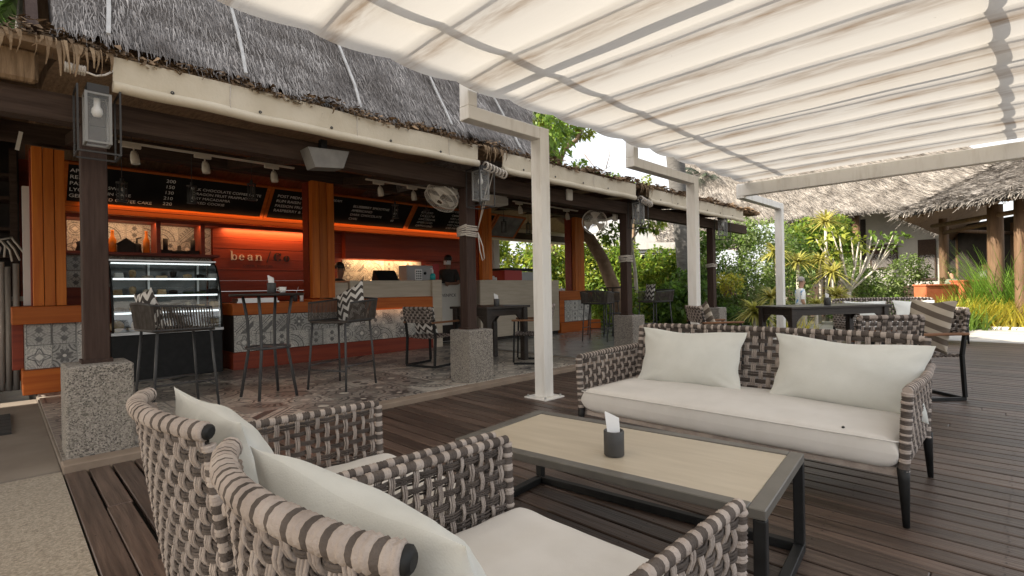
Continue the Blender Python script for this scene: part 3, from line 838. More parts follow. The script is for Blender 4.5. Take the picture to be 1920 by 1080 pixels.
# pale rope lashings at the blind ends
for k, (x, y) in enumerate(((4.12, 4.47), (7.58, 4.48))):
    b = MB()
    for j in range(7): b.tube([(x-.06+j*.05, y+.05*math.cos(a), 2.60-.01*j+.045*math.sin(a)) for a in np.linspace(0, 2*PI, 9)], .011, 6)
    tag(obj('rope_lashing', b, M['rope_white']), ['pale rope lashed round the blind end above the roped post', 'pale rope lashed round the blind ends above the coiled-rope post'][k], 'rope', 'rope lashings at the blind ends')
b = MB(); b.box((.33, 4.47, 2.66), (.43, 4.53, 2.70)); 
for j in range(8): b.tube([(.325+j*.014, 4.50+.034*math.cos(a), 2.68+.03*math.sin(a)) for a in np.linspace(0, 2*PI, 8)], .006, 5)
b.tube([(.43, 4.47, 2.665), (.48, 4.46, 2.65), (.53, 4.46, 2.67), (.575, 4.49, 2.72)], .007, 6)
tag(obj('rope_lashing', b, M['rope_white']), 'pale rope wound on the eave bracket above the first lantern', 'rope', 'rope lashings at the blind ends')

# ---- bar front: wing, counters, pillars
def clad_box(parent, lo, hi, name, m, bev=.004):
    b = MB(); b.box(lo, hi, bev=bev); return obj(name, b, m, parent)
def tile_band(parent, x0, x1, y, z0, nrow, s, face='y', seed=0):
    r_ = np.random.default_rng(seed)
    n = int(round((x1-x0)/s)); sx = (x1-x0)/n
    ms = []
    for k in range(6):
        b = MB(); b.box((-sx/2+.0015, -s/2+.0015, -.004), (sx/2-.0015, s/2-.0015, .004)); ms.append(b.mesh('tile', M['wtile'][k]))
    for j in range(nrow):
        for i in range(n):
            o = bpy.data.objects.new('tile', ms[int(r_.integers(6))]); C.objects.link(o); o.parent = parent
            if face == 'y':
                o.location = Vector((x0+sx*(i+.5), y, z0+s*(j+.5)))-wloc(parent); o.rotation_euler = (PI/2, PI/2*0, 0)
            else:
                o.location = Vector((y, x0+sx*(i+.5), z0+s*(j+.5)))-wloc(parent); o.rotation_euler = (PI/2, 0, -PI/2)
def pillar(xs, y, z0, z1, lab, wpl=.092, side=True, mats_=('teak',)):
    t = thing('timber_pillar', lab, 'pillar', (xs, y, z0), 0, 'orange timber pillars of the bar')
    n = 3
    for k in range(n):
        b = MB(); b.box((xs+k*(wpl+.006), y-.002*(k == 1), z0), (xs+k*(wpl+.006)+wpl, y+.11, z1-.004*k), bev=.004); obj('board', b, M['teak'], t)
    b = MB(); b.box((xs+.01, y+.10, z0), (xs+n*(wpl+.006)-.016, y+.34, z1-.02)); obj('core', b, M['dark_timber'], t)
    b = MB(); b.box((xs-.012, y+.125, z0), (xs+.008, y+.33, z1-.01)); obj('board', b, M['redwood'], t)
    return t
pillar(.268, 8.0, 1.045, 2.88, 'three-board orange timber pillar standing on the tiled end wing')
pillar(3.52, 8.0, 1.055, 2.93, 'orange timber pillar between the high table and the chalk menus', .12)
pillar(7.13, 8.0, 1.345, 2.93, 'orange timber pillar seen just right of the roped brown post', .09)
pillar(10.27, 8.0, 1.075, 2.93, 'orange timber pillar on the far tiled counter end', .12)

wing = thing('end_wing', 'low tiled end wing of the bar with orange timber cap and step', 'counter', (.45, 8.1, .05))
clad_box(wing, (.085, 7.86, .845), (.80, 8.45, 1.042), 'cap', M['teakx'], .006)
clad_box(wing, (.20, 8.012, .33), (.86, 8.5, .845), 'core', M['plaster'])
tile_band(wing, .20, .86, 8.006, .325, 2, .26, seed=3)
tile_band(wing, 8.02, 8.5, .196, .325, 2, .26, face='x', seed=5)
clad_box(wing, (.165, 7.90, .05), (.90, 8.5, .322), 'step', M['teakx'], .006)
clad_box(wing, (.09, 8.30, .30), (.19, 8.5, .845), 'side_board', M['redwood'])

ct = thing('bar_counter', 'long bar counter with printed tile band and orange timber rails', 'counter', (4.2, 8.3, .05))
clad_box(ct, (2.345, 7.985, .835), (3.50, 8.7, 1.005), 'top_rail', M['teakx'], .006)
clad_box(ct, (3.505, 7.985, .82), (5.84, 8.6, 1.03), 'top_rail', M['teakx'], .006)
clad_box(ct, (2.36, 8.012, .30), (5.84, 8.7, .82), 'core', M['dark_in'])
tile_band(ct, 2.36, 5.82, 8.006, .305, 2, .262, seed=8)
clad_box(ct, (2.345, 7.99, .05), (5.84, 8.7, .30), 'bottom_rail', M['redwood'], .006)
clad_box(ct, (4.18, 8.05, 1.032), (5.86, 8.6, 1.335), 'pale_front', M['palewood'])
clad_box(ct, (5.845, 8.0, .05), (6.07, 8.65, 1.345), 'pale_end', M['palewood'])
clad_box(ct, (3.9, 8.1, 1.031), (4.175, 8.6, 1.30), 'side_panel', M['palewood'])

c2 = thing('pale_counter', 'pale laminate service counter behind the dark dining table', 'counter', (8.2, 8.3, .05))
clad_box(c2, (7.06, 8.0, .12), (9.60, 8.58, 1.335), 'front', M['palewood'])
clad_box(c2, (7.10, 8.05, .05), (9.60, 8.58, .12), 'kick', M['dark_in'])
clad_box(c2, (7.045, 8.02, .35), (7.057, 8.57, 1.33), 'corner_panel', M['screed'])
c3 = thing('end_counter', 'orange timber counter end with a printed tile panel at the far side', 'counter', (10.3, 8.3, .05))
clad_box(c3, (9.62, 7.99, .84), (10.95, 8.6, 1.07), 'top_rail', M['teakx'])
clad_box(c3, (9.62, 8.0, .30), (9.80, 8.6, .84), 'stile', M['teakx'])
clad_box(c3, (9.80, 8.02, .30), (10.93, 8.6, .84), 'core', M['dark_in'])
tile_band(c3, 9.82, 10.90, 8.012, .31, 2, .262, seed=12)
clad_box(c3, (9.62, 7.96, .05), (11.25, 8.62, .30), 'bottom_rail', M['teakx'])

# ---- back wall
bw = thing('back_wall', 'red stained timber back wall of the bar with niches', 'wall', (4, 10, .05))
for j in range(8):
    b = MB(); z = 1.0+j*.19; b.box((2.62, 9.955-.003*(j % 2), z+.002), (5.0, 10.1, z+.188)); obj('board', b, M['redwood'], bw)
b = MB(); b.box((-.2, 10.0, .05), (2.62, 10.1, 3.1)); obj('panel', b, M['redwood'], bw)
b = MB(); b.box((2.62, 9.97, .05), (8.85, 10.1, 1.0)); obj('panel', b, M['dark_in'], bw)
b = MB(); b.box((5.0, 9.8, 1.83), (8.2, 10.1, 2.5)); obj('cupboard', b, M['redwood'], bw)
b = MB(); b.box((5.0, 9.96, 1.0), (8.85, 10.1, 1.83)); obj('panel', b, M['redwood'], bw)
b = MB(); b.box((8.2, 9.8, 1.0), (8.85, 10.1, 1.06)); b.box((8.2, 9.8, 1.5), (8.85, 10.1, 1.56)); b.box((8.2, 9.8, 1.95), (8.85, 10.1, 2.12)); obj('shelf', b, M['teakx'], bw)
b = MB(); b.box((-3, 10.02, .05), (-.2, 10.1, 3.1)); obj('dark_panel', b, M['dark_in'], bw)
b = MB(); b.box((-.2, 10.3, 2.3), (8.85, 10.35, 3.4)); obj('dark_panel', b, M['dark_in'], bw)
b = MB(); b.box((8.87, 9.5, .05), (9.06, 9.75, 2.4)); obj('end_post', b, M['plaster'], bw)
# niches with printed tile backs
b = MB()
for x in (.62, 1.735, 2.345): b.box((x, 9.55, 1.80), (x+.055, 9.99, 2.30))
b.box((.62, 9.55, 1.76), (2.62, 9.995, 1.80)); b.box((.62, 9.55, 2.28), (2.62, 9.995, 2.33))
obj('niche_frame', b, M['redwood'], bw)
tile_band(bw, .68, 2.60, 9.985, 1.28, 4, .25, seed=21)
tile_band(bw, 5.0, 6.95, 9.945, 1.32, 2, .245, seed=22)
b = MB(); b.box((.5, 9.3, 2.325), (8.3, 9.52, 2.395)); b.box((.5, 9.25, 2.395), (8.3, 9.33, 2.44)); obj('cornice', b, M['teakx'], bw)
# chalk boards, leaning forward at the top
def board(x0, x1, lab, m='chalk'):
    t = thing('menu_board', lab, 'menu board', ((x0+x1)/2, 9.2, 2.43), 0, 'chalk menu boards over the bar')
    yb, zb, yt, zt = 9.22, 2.43, 8.77, 2.91
    d = Vector((0, yt-yb, zt-zb)).normalized(); n = Vector((0, -d.z, d.y))
    n = Vector((0, -(zt-zb), (yt-yb))).normalized()
    def pt(x, s, o=0): return Vector((x, yb, zb))+d*s+n*o
    L = math.hypot(yt-yb, zt-zb)
    def slab(xa, xb, sa, sb, o0, o1):
        b = MB(); P = [pt(x, s, o) for o in (o0, o1) for (x, s) in ((xa, sa), (xb, sa), (xb, sb), (xa, sb))]
        b.add(P, [(3, 2, 1, 0), (4, 5, 6, 7), (0, 1, 5, 4), (1, 2, 6, 5), (2, 3, 7, 6), (3, 0, 4, 7)]); return b
    obj('slate', slab(x0+.03, x1-.03, .0, L, -.02, 0), M[m], t)
    for a in ((x0, x0+.05, 0, L), (x1-.05, x1, 0, L), (x0+.051, x1-.051, L-.035, L), (x0+.051, x1-.051, 0, .035)):
        obj('frame', slab(*a, -.022, .014), M['teakx'], t)
    return t, pt
CH = M['chalk_white']
RX = math.atan2(.48, -.45)
def chalk(t, pt, x, s, body, size, ls=1.25):
    text(body, size, CH, t, pt(x, s, .003), rx=RX, ls=ls, ext=.0)
t, pt = board(.60, 3.19, 'long black chalk menu board over the pastry case and niches')
chalk(t, pt, .67, .50, 'APPLE CR\nRED VELV\nPASSION\nLYCHEE\nGERMAN', .08)
chalk(t, pt, 1.08, .28, 'SWEET\nIN CAKE\nID COFFEE CAKE', .07, 1.4)
chalk(t, pt, 1.74, .50, '200\n150\n130\n210\n220', .08)
chalk(t, pt, 2.06, .42, 'MILK CHOCOLATE COFFEE LATTE\n  DRAGON FRUIT FRAPPUCCINO\n  DRY MACADAMIA\n  BAKED COOKIE', .066)
t, pt = board(3.20, 6.03, 'chalk menu board partly hidden behind the middle orange pillar')
chalk(t, pt, 3.33, .46, 'POST MIDNIGHT\nRUM RAISIN\nPASSION FRUIT & MANGO\nRASPBERRY & STRAWBERRY', .078)
chalk(t, pt, 4.12, .50, 'ICE CREAM\nCUPS\nCONE', .07)
chalk(t, pt, 4.72, .42, 'BLUEBERRY SMOOTHIE\nAMERICANO\nDARK CHOCOLATE\nCHAI', .075)
chalk(t, pt, 5.62, .44, '90\n80\n75\n60', .07)
t, pt = board(6.04, 8.32, 'chalk menu board above the masked worker, behind the fan', 'chalk')
chalk(t, pt, 6.62, .56, 'HOT OR ICED COFFEE', .07)
chalk(t, pt, 6.25, .46, 'ESPRESSO\nCAFE LATTE\nCAFE MOCHA\nAMERICANO\nCAPPUCCINO', .068)
chalk(t, pt, 7.05, .46, 'CARAMEL     90\nICED LATTE    90\nICED MOCHA   95\nICED CARAMEL  95\nICED MATCHA  90', .068)
t, pt = board(8.36, 9.30, 'dusty grey chalk board at the far end of the menu row', 'chalkg')
# wall sign: high-contrast serif letters
sg = thing('wall_sign', 'serif bean/Co wall lettering in white and black on red boards', 'sign', (3.4, 9.95, 1.74))
def ring(mb, cx, cz, w_, h, th, a0=0, a1=2*PI, mi=0):
    n = 26; P = []
    for k in range(n+1):
        a = a0+(a1-a0)*k/n
        co, si = math.cos(a), math.sin(a)
        P.append((cx+w_/2*co, cz+h/2*si)); P.append((cx+(w_/2-th)*co, cz+(h/2-.007)*si))
    for k in range(n):
        q = [P[2*k], P[2*k+1], P[2*k+3], P[2*k+2]]
        mb.prism(q, 'y', 9.935, 9.95, mi)
def rect(mb, x0, x1, z0, z1, mi=0): mb.box((x0, 9.934, z0), (x1, 9.95, z1), mi)
X = 2.905; H = .10; Z = 1.745
def letter(name, fn, m):
    b = MB(); fn(b); obj(name, b, M[m], sg)
def Lb(b): rect(b, X, X+.022, Z, Z+.165); rect(b, X-.012, X+.022, Z+.158, Z+.166); ring(b, X+.055, Z+H/2, .085, H, .022)
def Le(b): x = X+.175; ring(b, x, Z+H/2, .09, H, .024, .15, 2*PI-.55); rect(b, x-.04, x+.044, Z+.052, Z+.060)
def La(b): x = X+.31; rect(b, x+.018, x+.042, Z, Z+.085); ring(b, x, Z+.03, .075, .06, .02); ring(b, x+.005, Z+.07, .075, .062, .018, 0, PI); rect(b, x+.03, x+.055, Z, Z+.008)
def Ln(b): x = X+.42; rect(b, x, x+.022, Z, Z+H); rect(b, x-.012, x+.034, Z, Z+.008); rect(b, x+.07, x+.092, Z, Z+.07); rect(b, x+.058, x+.104, Z, Z+.008); ring(b, x+.052, Z+.062, .08, .076, .018, 0, PI); rect(b, x-.012, x, Z+H-.009, Z+H)
def Ls(b): x = X+.60; b.prism([(x, Z-.03), (x+.012, Z-.03), (x+.082, Z+.18), (x+.07, Z+.18)], 'y', 9.935, 9.95)
def LC(b): x = X+.80; ring(b, x, Z+.075, .14, .155, .034, .55, 2*PI-.55); rect(b, x+.05, x+.062, Z+.1, Z+.145); rect(b, x+.05, x+.062, Z+.01, Z+.045)
def Lo(b): x = X+.965; ring(b, x, Z+.05, .11, .11, .032)
for f in (Lb, Le, La, Ln): letter('letter', f, 'letter_white')
for f in (Ls, LC, Lo): letter('letter', f, 'letter_black')
text('COFFEE  ROASTERS', .052, M['letter_black'], sg, (3.10, 9.948, 1.63), space=1.15)

# ---- lamps in the bar (their glow shows in the photograph)
def alight(name, loc, sx, sy, e, col, rot):
    l = bpy.data.lights.new(name, 'AREA'); l.shape = 'RECTANGLE'; l.size = sx; l.size_y = sy; l.energy = e; l.color = col
    o = bpy.data.objects.new(name, l); C.objects.link(o); o.location = loc; o.rotation_euler = rot; return o
alight('cove_lamp', (3.55, 9.87, 2.30), 1.5, .04, 6.5, (1, .48, .2), (math.radians(12), 0, 0))
alight('niche_lamp', (1.6, 9.62, 2.27), 1.9, .04, 3.0, (1, .62, .35), (math.radians(25), 0, 0))
alight('splash_lamp', (5.95, 9.78, 1.82), 1.7, .05, 6, (1, .60, .30), (math.radians(25), 0, 0))
alight('counter_lamp', (4.9, 7.93, .815), .9, .03, .16, (1, .5, .25), (math.radians(40), 0, 0))
alight('cornice_lamp', (4.5, 9.16, 2.40), 7.4, .04, 2.2, (1, .42, .18), (math.radians(115), 0, 0))

# ---- left dark corner
cw = thing('bamboo_fence', 'weathered upright bamboo fence at the dark corner left of the bar', 'fence', (-.2, 9, .0))
for i in range(22):
    x = -1.25+i*.066
    b = MB(); b.tube([(x, 9+.01*rng.normal(), -.02), (x+.004*rng.normal(), 9, .8), (x+.006*rng.normal(), 9, 1.58+.04*rng.normal())], .031, 8)
    obj('pole', b, M['bamboo'], cw)
b = MB(); b.box((-1.3, 9.03, 1.1), (.22, 9.06, 1.16)); obj('rail', b, M['bamboo'], cw)
sh = thing('dark_shelving', 'dark timber shelving in the shadow above the bamboo fence', 'shelf', (-.5, 9.4, 1.6))
for z in (1.66, 2.02, 2.42, 2.72):
    b = MB(); b.box((-2.2, 9.3, z), (.16, 9.75, z+.035)); obj('shelf_board', b, M['dark_timber'], sh)
b = MB(); b.box((.10, 9.28, .0), (.17, 9.36, 3.1)); obj('upright', b, M['dark_timber'], sh)
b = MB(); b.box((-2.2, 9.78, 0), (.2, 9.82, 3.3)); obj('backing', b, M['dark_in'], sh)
b = MB(); b.box((.195, 8.32, 1.05), (.262, 8.42, 2.46)); tag(obj('white_panel', b, M['plaster']), 'narrow white upright panel beside the left orange pillar', 'panel')
b = MB(); 
for k in range(5):
    a0 = Vector((-.05+.04*k, 8.93, 1.86+.03*math.sin(k*2))); b.tube([a0, a0+Vector((.06, -.01, -.1)), a0+Vector((.02+.03*k, 0, -.24))], .012, 5, flat=.4)
b.tube([(-.1, 8.95, 1.9), (.0, 8.93, 1.86), (.12, 8.93, 1.9)], .012, 5)
tag(obj('tied_strap', b, M['rope_white']), 'knotted pale strap hanging over the bamboo fence', 'strap')
b = MB()
for k in range(3): b.box((-.1+.001*k, 8.6, 2.35), (-.085, 8.64, 2.5))
b.bar((.13, 6.8, 2.56), (.16, 6.8, 2.74), .03, .012); tag(obj('wall_bracket', b, M['plaster']), 'small white bracket under the dark beam at far left', 'bracket')

# ================================================================ canopy
can = thing('canopy', 'retractable cream cloth canopy slung in scallops over the deck', 'canopy', (4, 1.6, 2.9))
KX0, KX1 = -7, 14
def zc(x, y):
    u = ((x-ROD0)/ROD) % 1.0
    u = u**.9; s = 4*u*(1-u)
    e = max(0, (abs(y-1.55)-1.45)/.5)
    return 3.005-.048*s-.018*e*(1-s)+.006*mnoise.noise((x*3, y*1.6, 2))
xs0, xs1 = ROD0+ROD*KX0, ROD0+ROD*KX1
b = MB(); b.grid(lambda u, v: (lambda x, y: Vector((x, y+.012*math.sin(PI*(((x-ROD0)/ROD) % 1))*(1 if v > .5 else -1), zc(x, y))))(xs0+(xs1-xs0)*u, -.46+3.98*v), (KX1-KX0)*14, 26, flip=True)
obj('cloth', b, M['canopy'], can)
for k in range(KX0, KX1+1):
    x = ROD0+ROD*k
    b = MB(); b.tube([(x, -.44, 3.028), (x, 1.5, 3.030), (x, 3.50, 3.028)], .006, 6); obj('rod', b, M['white_paint'], can)
for y in (.19, 2.93):
    b = MB(); b.box((xs0, y-.03, 3.05), (9.5, y+.03, 3.09)); obj('rail', b, M['white_paint'], can)
for x in (-3.0, .1, 3.07, 5.85):
    b = MB(); b.box((x-.04, -.6, 3.091), (x+.04, 3.66, 3.15)); obj('cross_beam', b, M['white_paint'], can)
b = MB(); b.box((9.42, -.6, 2.735), (9.54, 3.66, 2.955), bev=.01); obj('end_beam', b, M['white_paint'], can)
cp = [(4.05, 3.07, 'nearest white canopy post with bolted base plate on the deck', 3.089), (7.56, 5.85, 'second white canopy post, behind the sofa back', 3.089), (11.5, 9.48, 'farthest white canopy post at the end beam', 2.9)]
for x, xa, lab, zt in cp:
    t = thing('canopy_post', lab, 'post', (x, 3.6, 0), 0, 'white steel canopy posts')
    b = MB(); b.box((x-.07, 3.53, .012), (x+.07, 3.67, 2.825), bev=.005); obj('shaft', b, M['white_paint'], t)
    b = MB(); b.box((xa-.055, 3.535, 2.70), (x-.0705, 3.665, 2.823), bev=.005); obj('arm', b, M['white_paint'], t)
    b = MB(); b.box((xa-.055, 3.537, 2.824), (xa+.055, 3.663, zt), bev=.005); obj('upright', b, M['white_paint'], t)
    b = MB(); b.box((x-.15, 3.45, .0), (x+.15, 3.75, .012)); bp = obj('base_plate', b, M['white_paint'], t)
    for sx in (-1, 1):
        for sy in (-1, 1):
            b = MB(); b.lathe([(0.0001, .0), (.011, 0), (.011, .022), (.0001, .024)], 6, c=(x+sx*.12, 3.6+sy*.12, .012), smooth=False); obj('bolt', b, M['steel'], bp, loc=(0, 0, 0))

# ================================================================ wicker furniture
def weave(S, nu, nv, r, amp, seg=3, double=True, u0=0., u1=1.):
    """two meshes of over-and-under ropes on the surface S(u,v) -> (point, normal)"""
    A, B = MB(), MB()
    off = (-2, 0, 2) if double else (0,)
    e = 1e-3
    for i in range(nu):
        u = u0+(u1-u0)*(i+.5)/nu
        for o in off:
            pts = []
            n_ = nv*seg
            jit = rng.normal()*.0015
            for k in range(n_+1):
                v = k/n_
                p, n = S(u, v); q, _ = S(min(1, u+e), v); q0, _ = S(max(0, u-e), v)
                lat = (q-q0).normalized()
                pts.append(p+n*(amp*math.sin(PI*v*nv+PI*i))+lat*(o*r*.93+jit))
            A.tube(pts, r, 5, caps=False)
    for j in range(nv):
        v = (j+.5)/nv
        for o in off:
            pts = []
            n_ = nu*seg
            jit = rng.normal()*.0015
            for k in range(n_+1):
                t = k/n_; u = u0+(u1-u0)*t
                p, n = S(u, v); q, _ = S(u, min(1, v+e)); q0, _ = S(u, max(0, v-e))
                lat = (q-q0).normalized()
                pts.append(p-n*(amp*math.sin(PI*t*nu+PI*j))+lat*(o*r*.93+jit))
            B.tube(pts, r, 5, caps=False)
    return A, B

def wrap(path, r, lw, dw, n=10, turns=3):
    """rail wrapped in alternating bands of light and dark rope; path = function t in 0..1, returns MB"""
    mb = MB()
    L = 0; K = 200
    P = [Vector(path(k/K)) for k in range(K+1)]
    cum = [0]
    for k in range(K): cum.append(cum[-1]+(P[k+1]-P[k]).length)
    T = cum[-1]
    def at(s):
        s = max(0, min(T, s))
        k = int(np.searchsorted(cum, s))-1; k = max(0, min(K-1, k))
        f = (s-cum[k])/max(1e-9, cum[k+1]-cum[k])
        return P[k].lerp(P[k+1], f)
    pts, rs, ms = [], [], []
    s = 0; band = 0
    while s < T-.002:
        w_ = (lw if band % 2 == 0 else dw)*rng.uniform(.72, 1.3)
        w_ = min(w_, T-s)
        tn = max(1, round(w_/.011))
        rr = r*(1.05 if band % 2 == 0 else 1.0)*rng.uniform(.97, 1.04)
        for q in range(tn):
            for f, g_ in ((.08, .90), (.5, 1.05), (.92, .90)):
                pts.append(at(s+w_*(q+f)/tn)); rs.append(rr*g_); ms.append(band % 2)
        s += w_; band += 1
    mb.tube(pts, rs, n, mfun=lambda i: ms[min(i+1, len(ms)-1)] if ms[i] != ms[min(i+1, len(ms)-1)] else ms[i])
    return mb

RL = [M['rope_l'], M['rope_d']]

def seat_cushion(lx, ly, lz, dome=.02, sag=0):
    b = MB()
    def f(u, v, top):
        a, c = 2*u-1, 2*v-1
        e = (max(0, 1-abs(a)**26)*max(0, 1-abs(c)**30))**.4
        z = lz*.5*e
        if top: z += dome*(1-a*a)*(1-c*c)+(.010*mnoise.noise((a*1.6*lx, c*1.6*ly, lx))+.004*mnoise.noise((a*6*lx, c*6*ly, lx)))*e
        x = a*lx/2*(1-.012*(1-c*c)*0); y = c*ly/2
        return Vector((x, y, z if top else -z))
    n = 40
    b.grid(lambda u, v: f(.5-.5*math.cos(PI*u), .5-.5*math.cos(PI*v), True), n, n)
    b.grid(lambda u, v: f(.5-.5*math.cos(PI*u), .5-.5*math.cos(PI*v), False), n, n, flip=True)
    return b
def piping(lx, ly, z, r=.006):
    b = MB(); P = []
    for (x, y) in ((1, 1), (-1, 1), (-1, -1), (1, -1)):
        for k in range(4):
            a = {(1, 1): 0, (-1, 1): PI/2, (-1, -1): PI, (1, -1): 1.5*PI}[(x, y)]+k*PI/6
            P.append((x*(lx/2-.03)+.03*math.cos(a), y*(ly/2-.03)+.03*math.sin(a), z))
    P.append(P[0]); b.tube(P, r, 6, caps=False); return b

def pillow_mesh(lx, lz, ty, seed=0, n=34, pinch=.09):
    """scatter pillow: width x, height z, thickness y; pointed corners, wrinkles from the corners"""
    r_ = random.Random(seed); ph = r_.uniform(0, 9)
    b = MB()
    def f(u, v, s):
        a, c = math.sin(PI*(u-.5)), math.sin(PI*(v-.5))
        th = (max(0, 1-a*a)**.62)*(max(0, 1-c*c)**.62)
        x = a*lx/2*(1-pinch*(1-c*c)); z = c*lz/2*(1-pinch*1.15*(1-a*a))
        wr = .006*mnoise.noise((a*2.6+ph, c*2.6, s*3))+.010*mnoise.noise((a*1.2+ph*2, c*1.2, s*2))
        cr = max(0, abs(a)*abs(c)-.25)
        wr += .012*cr*math.sin(14*(abs(a)-abs(c))+ph)
        return Vector((x+.004*math.sin(9*c+ph)*(abs(a) > .98), s*(ty/2*th+wr*min(1, th*3)), z+.006*math.sin(5*a+ph)*abs(c)))
    b.grid(lambda u, v: f(u, v, -1), n, n)
    b.grid(lambda u, v: f(u, v, 1), n, n, flip=True)
    return b

def pillow(name, label, lx, lz, ty, loc, rot, m, group, seed=0, pinch=.09):
    o = obj(name, pillow_mesh(lx, lz, ty, seed, pinch=pinch), m)
    o.location = loc
    o.rotation_euler = rot
    return tag(o, label, 'pillow', group)

# --- armchairs (front = +x)
def make_armchair(lab):
    t = thing('wicker_armchair', lab, 'armchair', (0, 0, 0), 0, 'rope wicker armchairs in the foreground')
    HW = .395; ZT = .615; ZB = .23; XF = .49
    # arms
    for s in (-1, 1):
        def Sa(u, v, s=s):
            x = -.37+(XF-.015+.37)*u; z = ZB+(ZT+.012*(1-u)-ZB)*(1-v)
            y = s*(HW+.012*math.sin(PI*u)*0-.015*v)
            return Vector((x, y, z)), Vector((0, s, .03)).normalized()
        A, B = weave(Sa, 20, 10, .0035, .0048)
        obj('arm_light_strands', A, RL[0], t); obj('arm_dark_strands', B, RL[1], t)
        obj('arm_rail', wrap(lambda q, s=s: (-.38+(XF+.38)*q, s*HW, ZT+.014+.012*(1-q)), .0155, .020, .026), RL, t)
        obj('front_upright', wrap(lambda q, s=s: (XF, s*(HW-.013*q), ZT+.005-(ZT-.20)*q), .0175, .018, .024), RL, t)
        b = MB(); b.tube([(XF, s*(HW-.014), .21), (XF-.01, s*(HW-.01), 0)], [.022, .013], 10); obj('leg', b, M['black'], t)
        b = MB(); b.tube([(-.30, s*(HW-.05), .24), (-.33, s*(HW-.03), 0)], [.022, .013], 10); obj('leg', b, M['black'], t)
    # curved back, its panel lofted from the seat to the wrapped top rail
    def bk(u, v):
        y = -.335+.67*u; q = math.sin(PI*u)
        xt = -.395-.080*q**.8; xb = -.30-.075*q**.8
        k = 1-v
        x = xb+(xt-xb)*k**.8; z = .20+(.805+.012*q-.20)*k
        return Vector((x, y*(1-.06*v), z))
    def Sk(u, v):
        p = bk(u, v); e = .01
        a = bk(min(1, u+e), v)-bk(max(0, u-e), v); c = bk(u, min(1, v+e))-bk(u, max(0, v-e))
        return p, a.cross(c).normalized()
    A, B = weave(Sk, 22, 16, .0041, .0056)
    obj('back_light_strands', A, RL[0], t); obj('back_dark_strands', B, RL[1], t)
    obj('back_rail', wrap(lambda q: bk(q, 0)+Vector((0, 0, .012)), .0225, .022, .013, 12), RL, t)
    for u in (0, 1):
        d = (bk(u, 0)-bk(.03 if u == 0 else .97, 0)).normalized(); p = bk(u, 0)+Vector((0, 0, .012))
        b = MB(); b.tube([p-d*.01, p+d*.006, p+d*.012], [.019, .019, .012], 12); obj('end_cap', b, M['black'], t)
        obj('back_upright', wrap(lambda q, u=u: bk(u, .03+.93*q), .016, .022, .022), RL, t)
    b = MB(); b.box((-.33, -HW+.02, .205), (XF-.01, HW-.02, .262), bev=.01); obj('seat_frame', b, M['rope_d'], t)
    obj('front_rail', wrap(lambda q: (XF-.005, -HW+.03+(2*HW-.06)*q, .235), .024, .024, .030), RL, t)
    return t
AC = [(.745, 1.735, 0.0), (.745, .880, 0.0)]
ac1 = make_armchair('rope wicker armchair farther from the camera, beside the pebble plinth, facing the sofa')
ac2 = copy_tree(ac1)
ac2['label'] = 'nearest rope wicker armchair cut by the bottom of the picture, facing the coffee table'
for o, (x, y, a) in zip((ac1, ac2), AC):
    o.location = (x, y, 0); o.rotation_euler = (0, 0, a)
for k, (x, y, a) in enumerate(AC):
    o = obj('seat_cushion', seat_cushion(.84, .735, .15, .018), M['cushion'])
    o.location = (x+.105, y, .338)
    tag(o, ['flat cream seat cushion in the armchair beside the plinth', 'flat cream seat cushion in the nearest armchair, in front at the bottom'][k], 'cushion', 'cream seat cushions')
    obj('piping', piping(.84, .735, 0), M['cushion'], o, loc=(0, 0, 0))
pillow('back_pillow', 'pale pillow leaning in the back of the armchair beside the plinth', .68, .43, .21, (.49, 1.72, .630), (math.radians(-20), 0, PI/2), M['pillow'], 'pale back pillows', 3)
pillow('back_pillow', 'pale pillow leaning in the back of the nearest armchair', .70, .43, .22, (.485, .855, .625), (math.radians(-24), 0, PI/2+.05), M['pillow'], 'pale back pillows', 5)

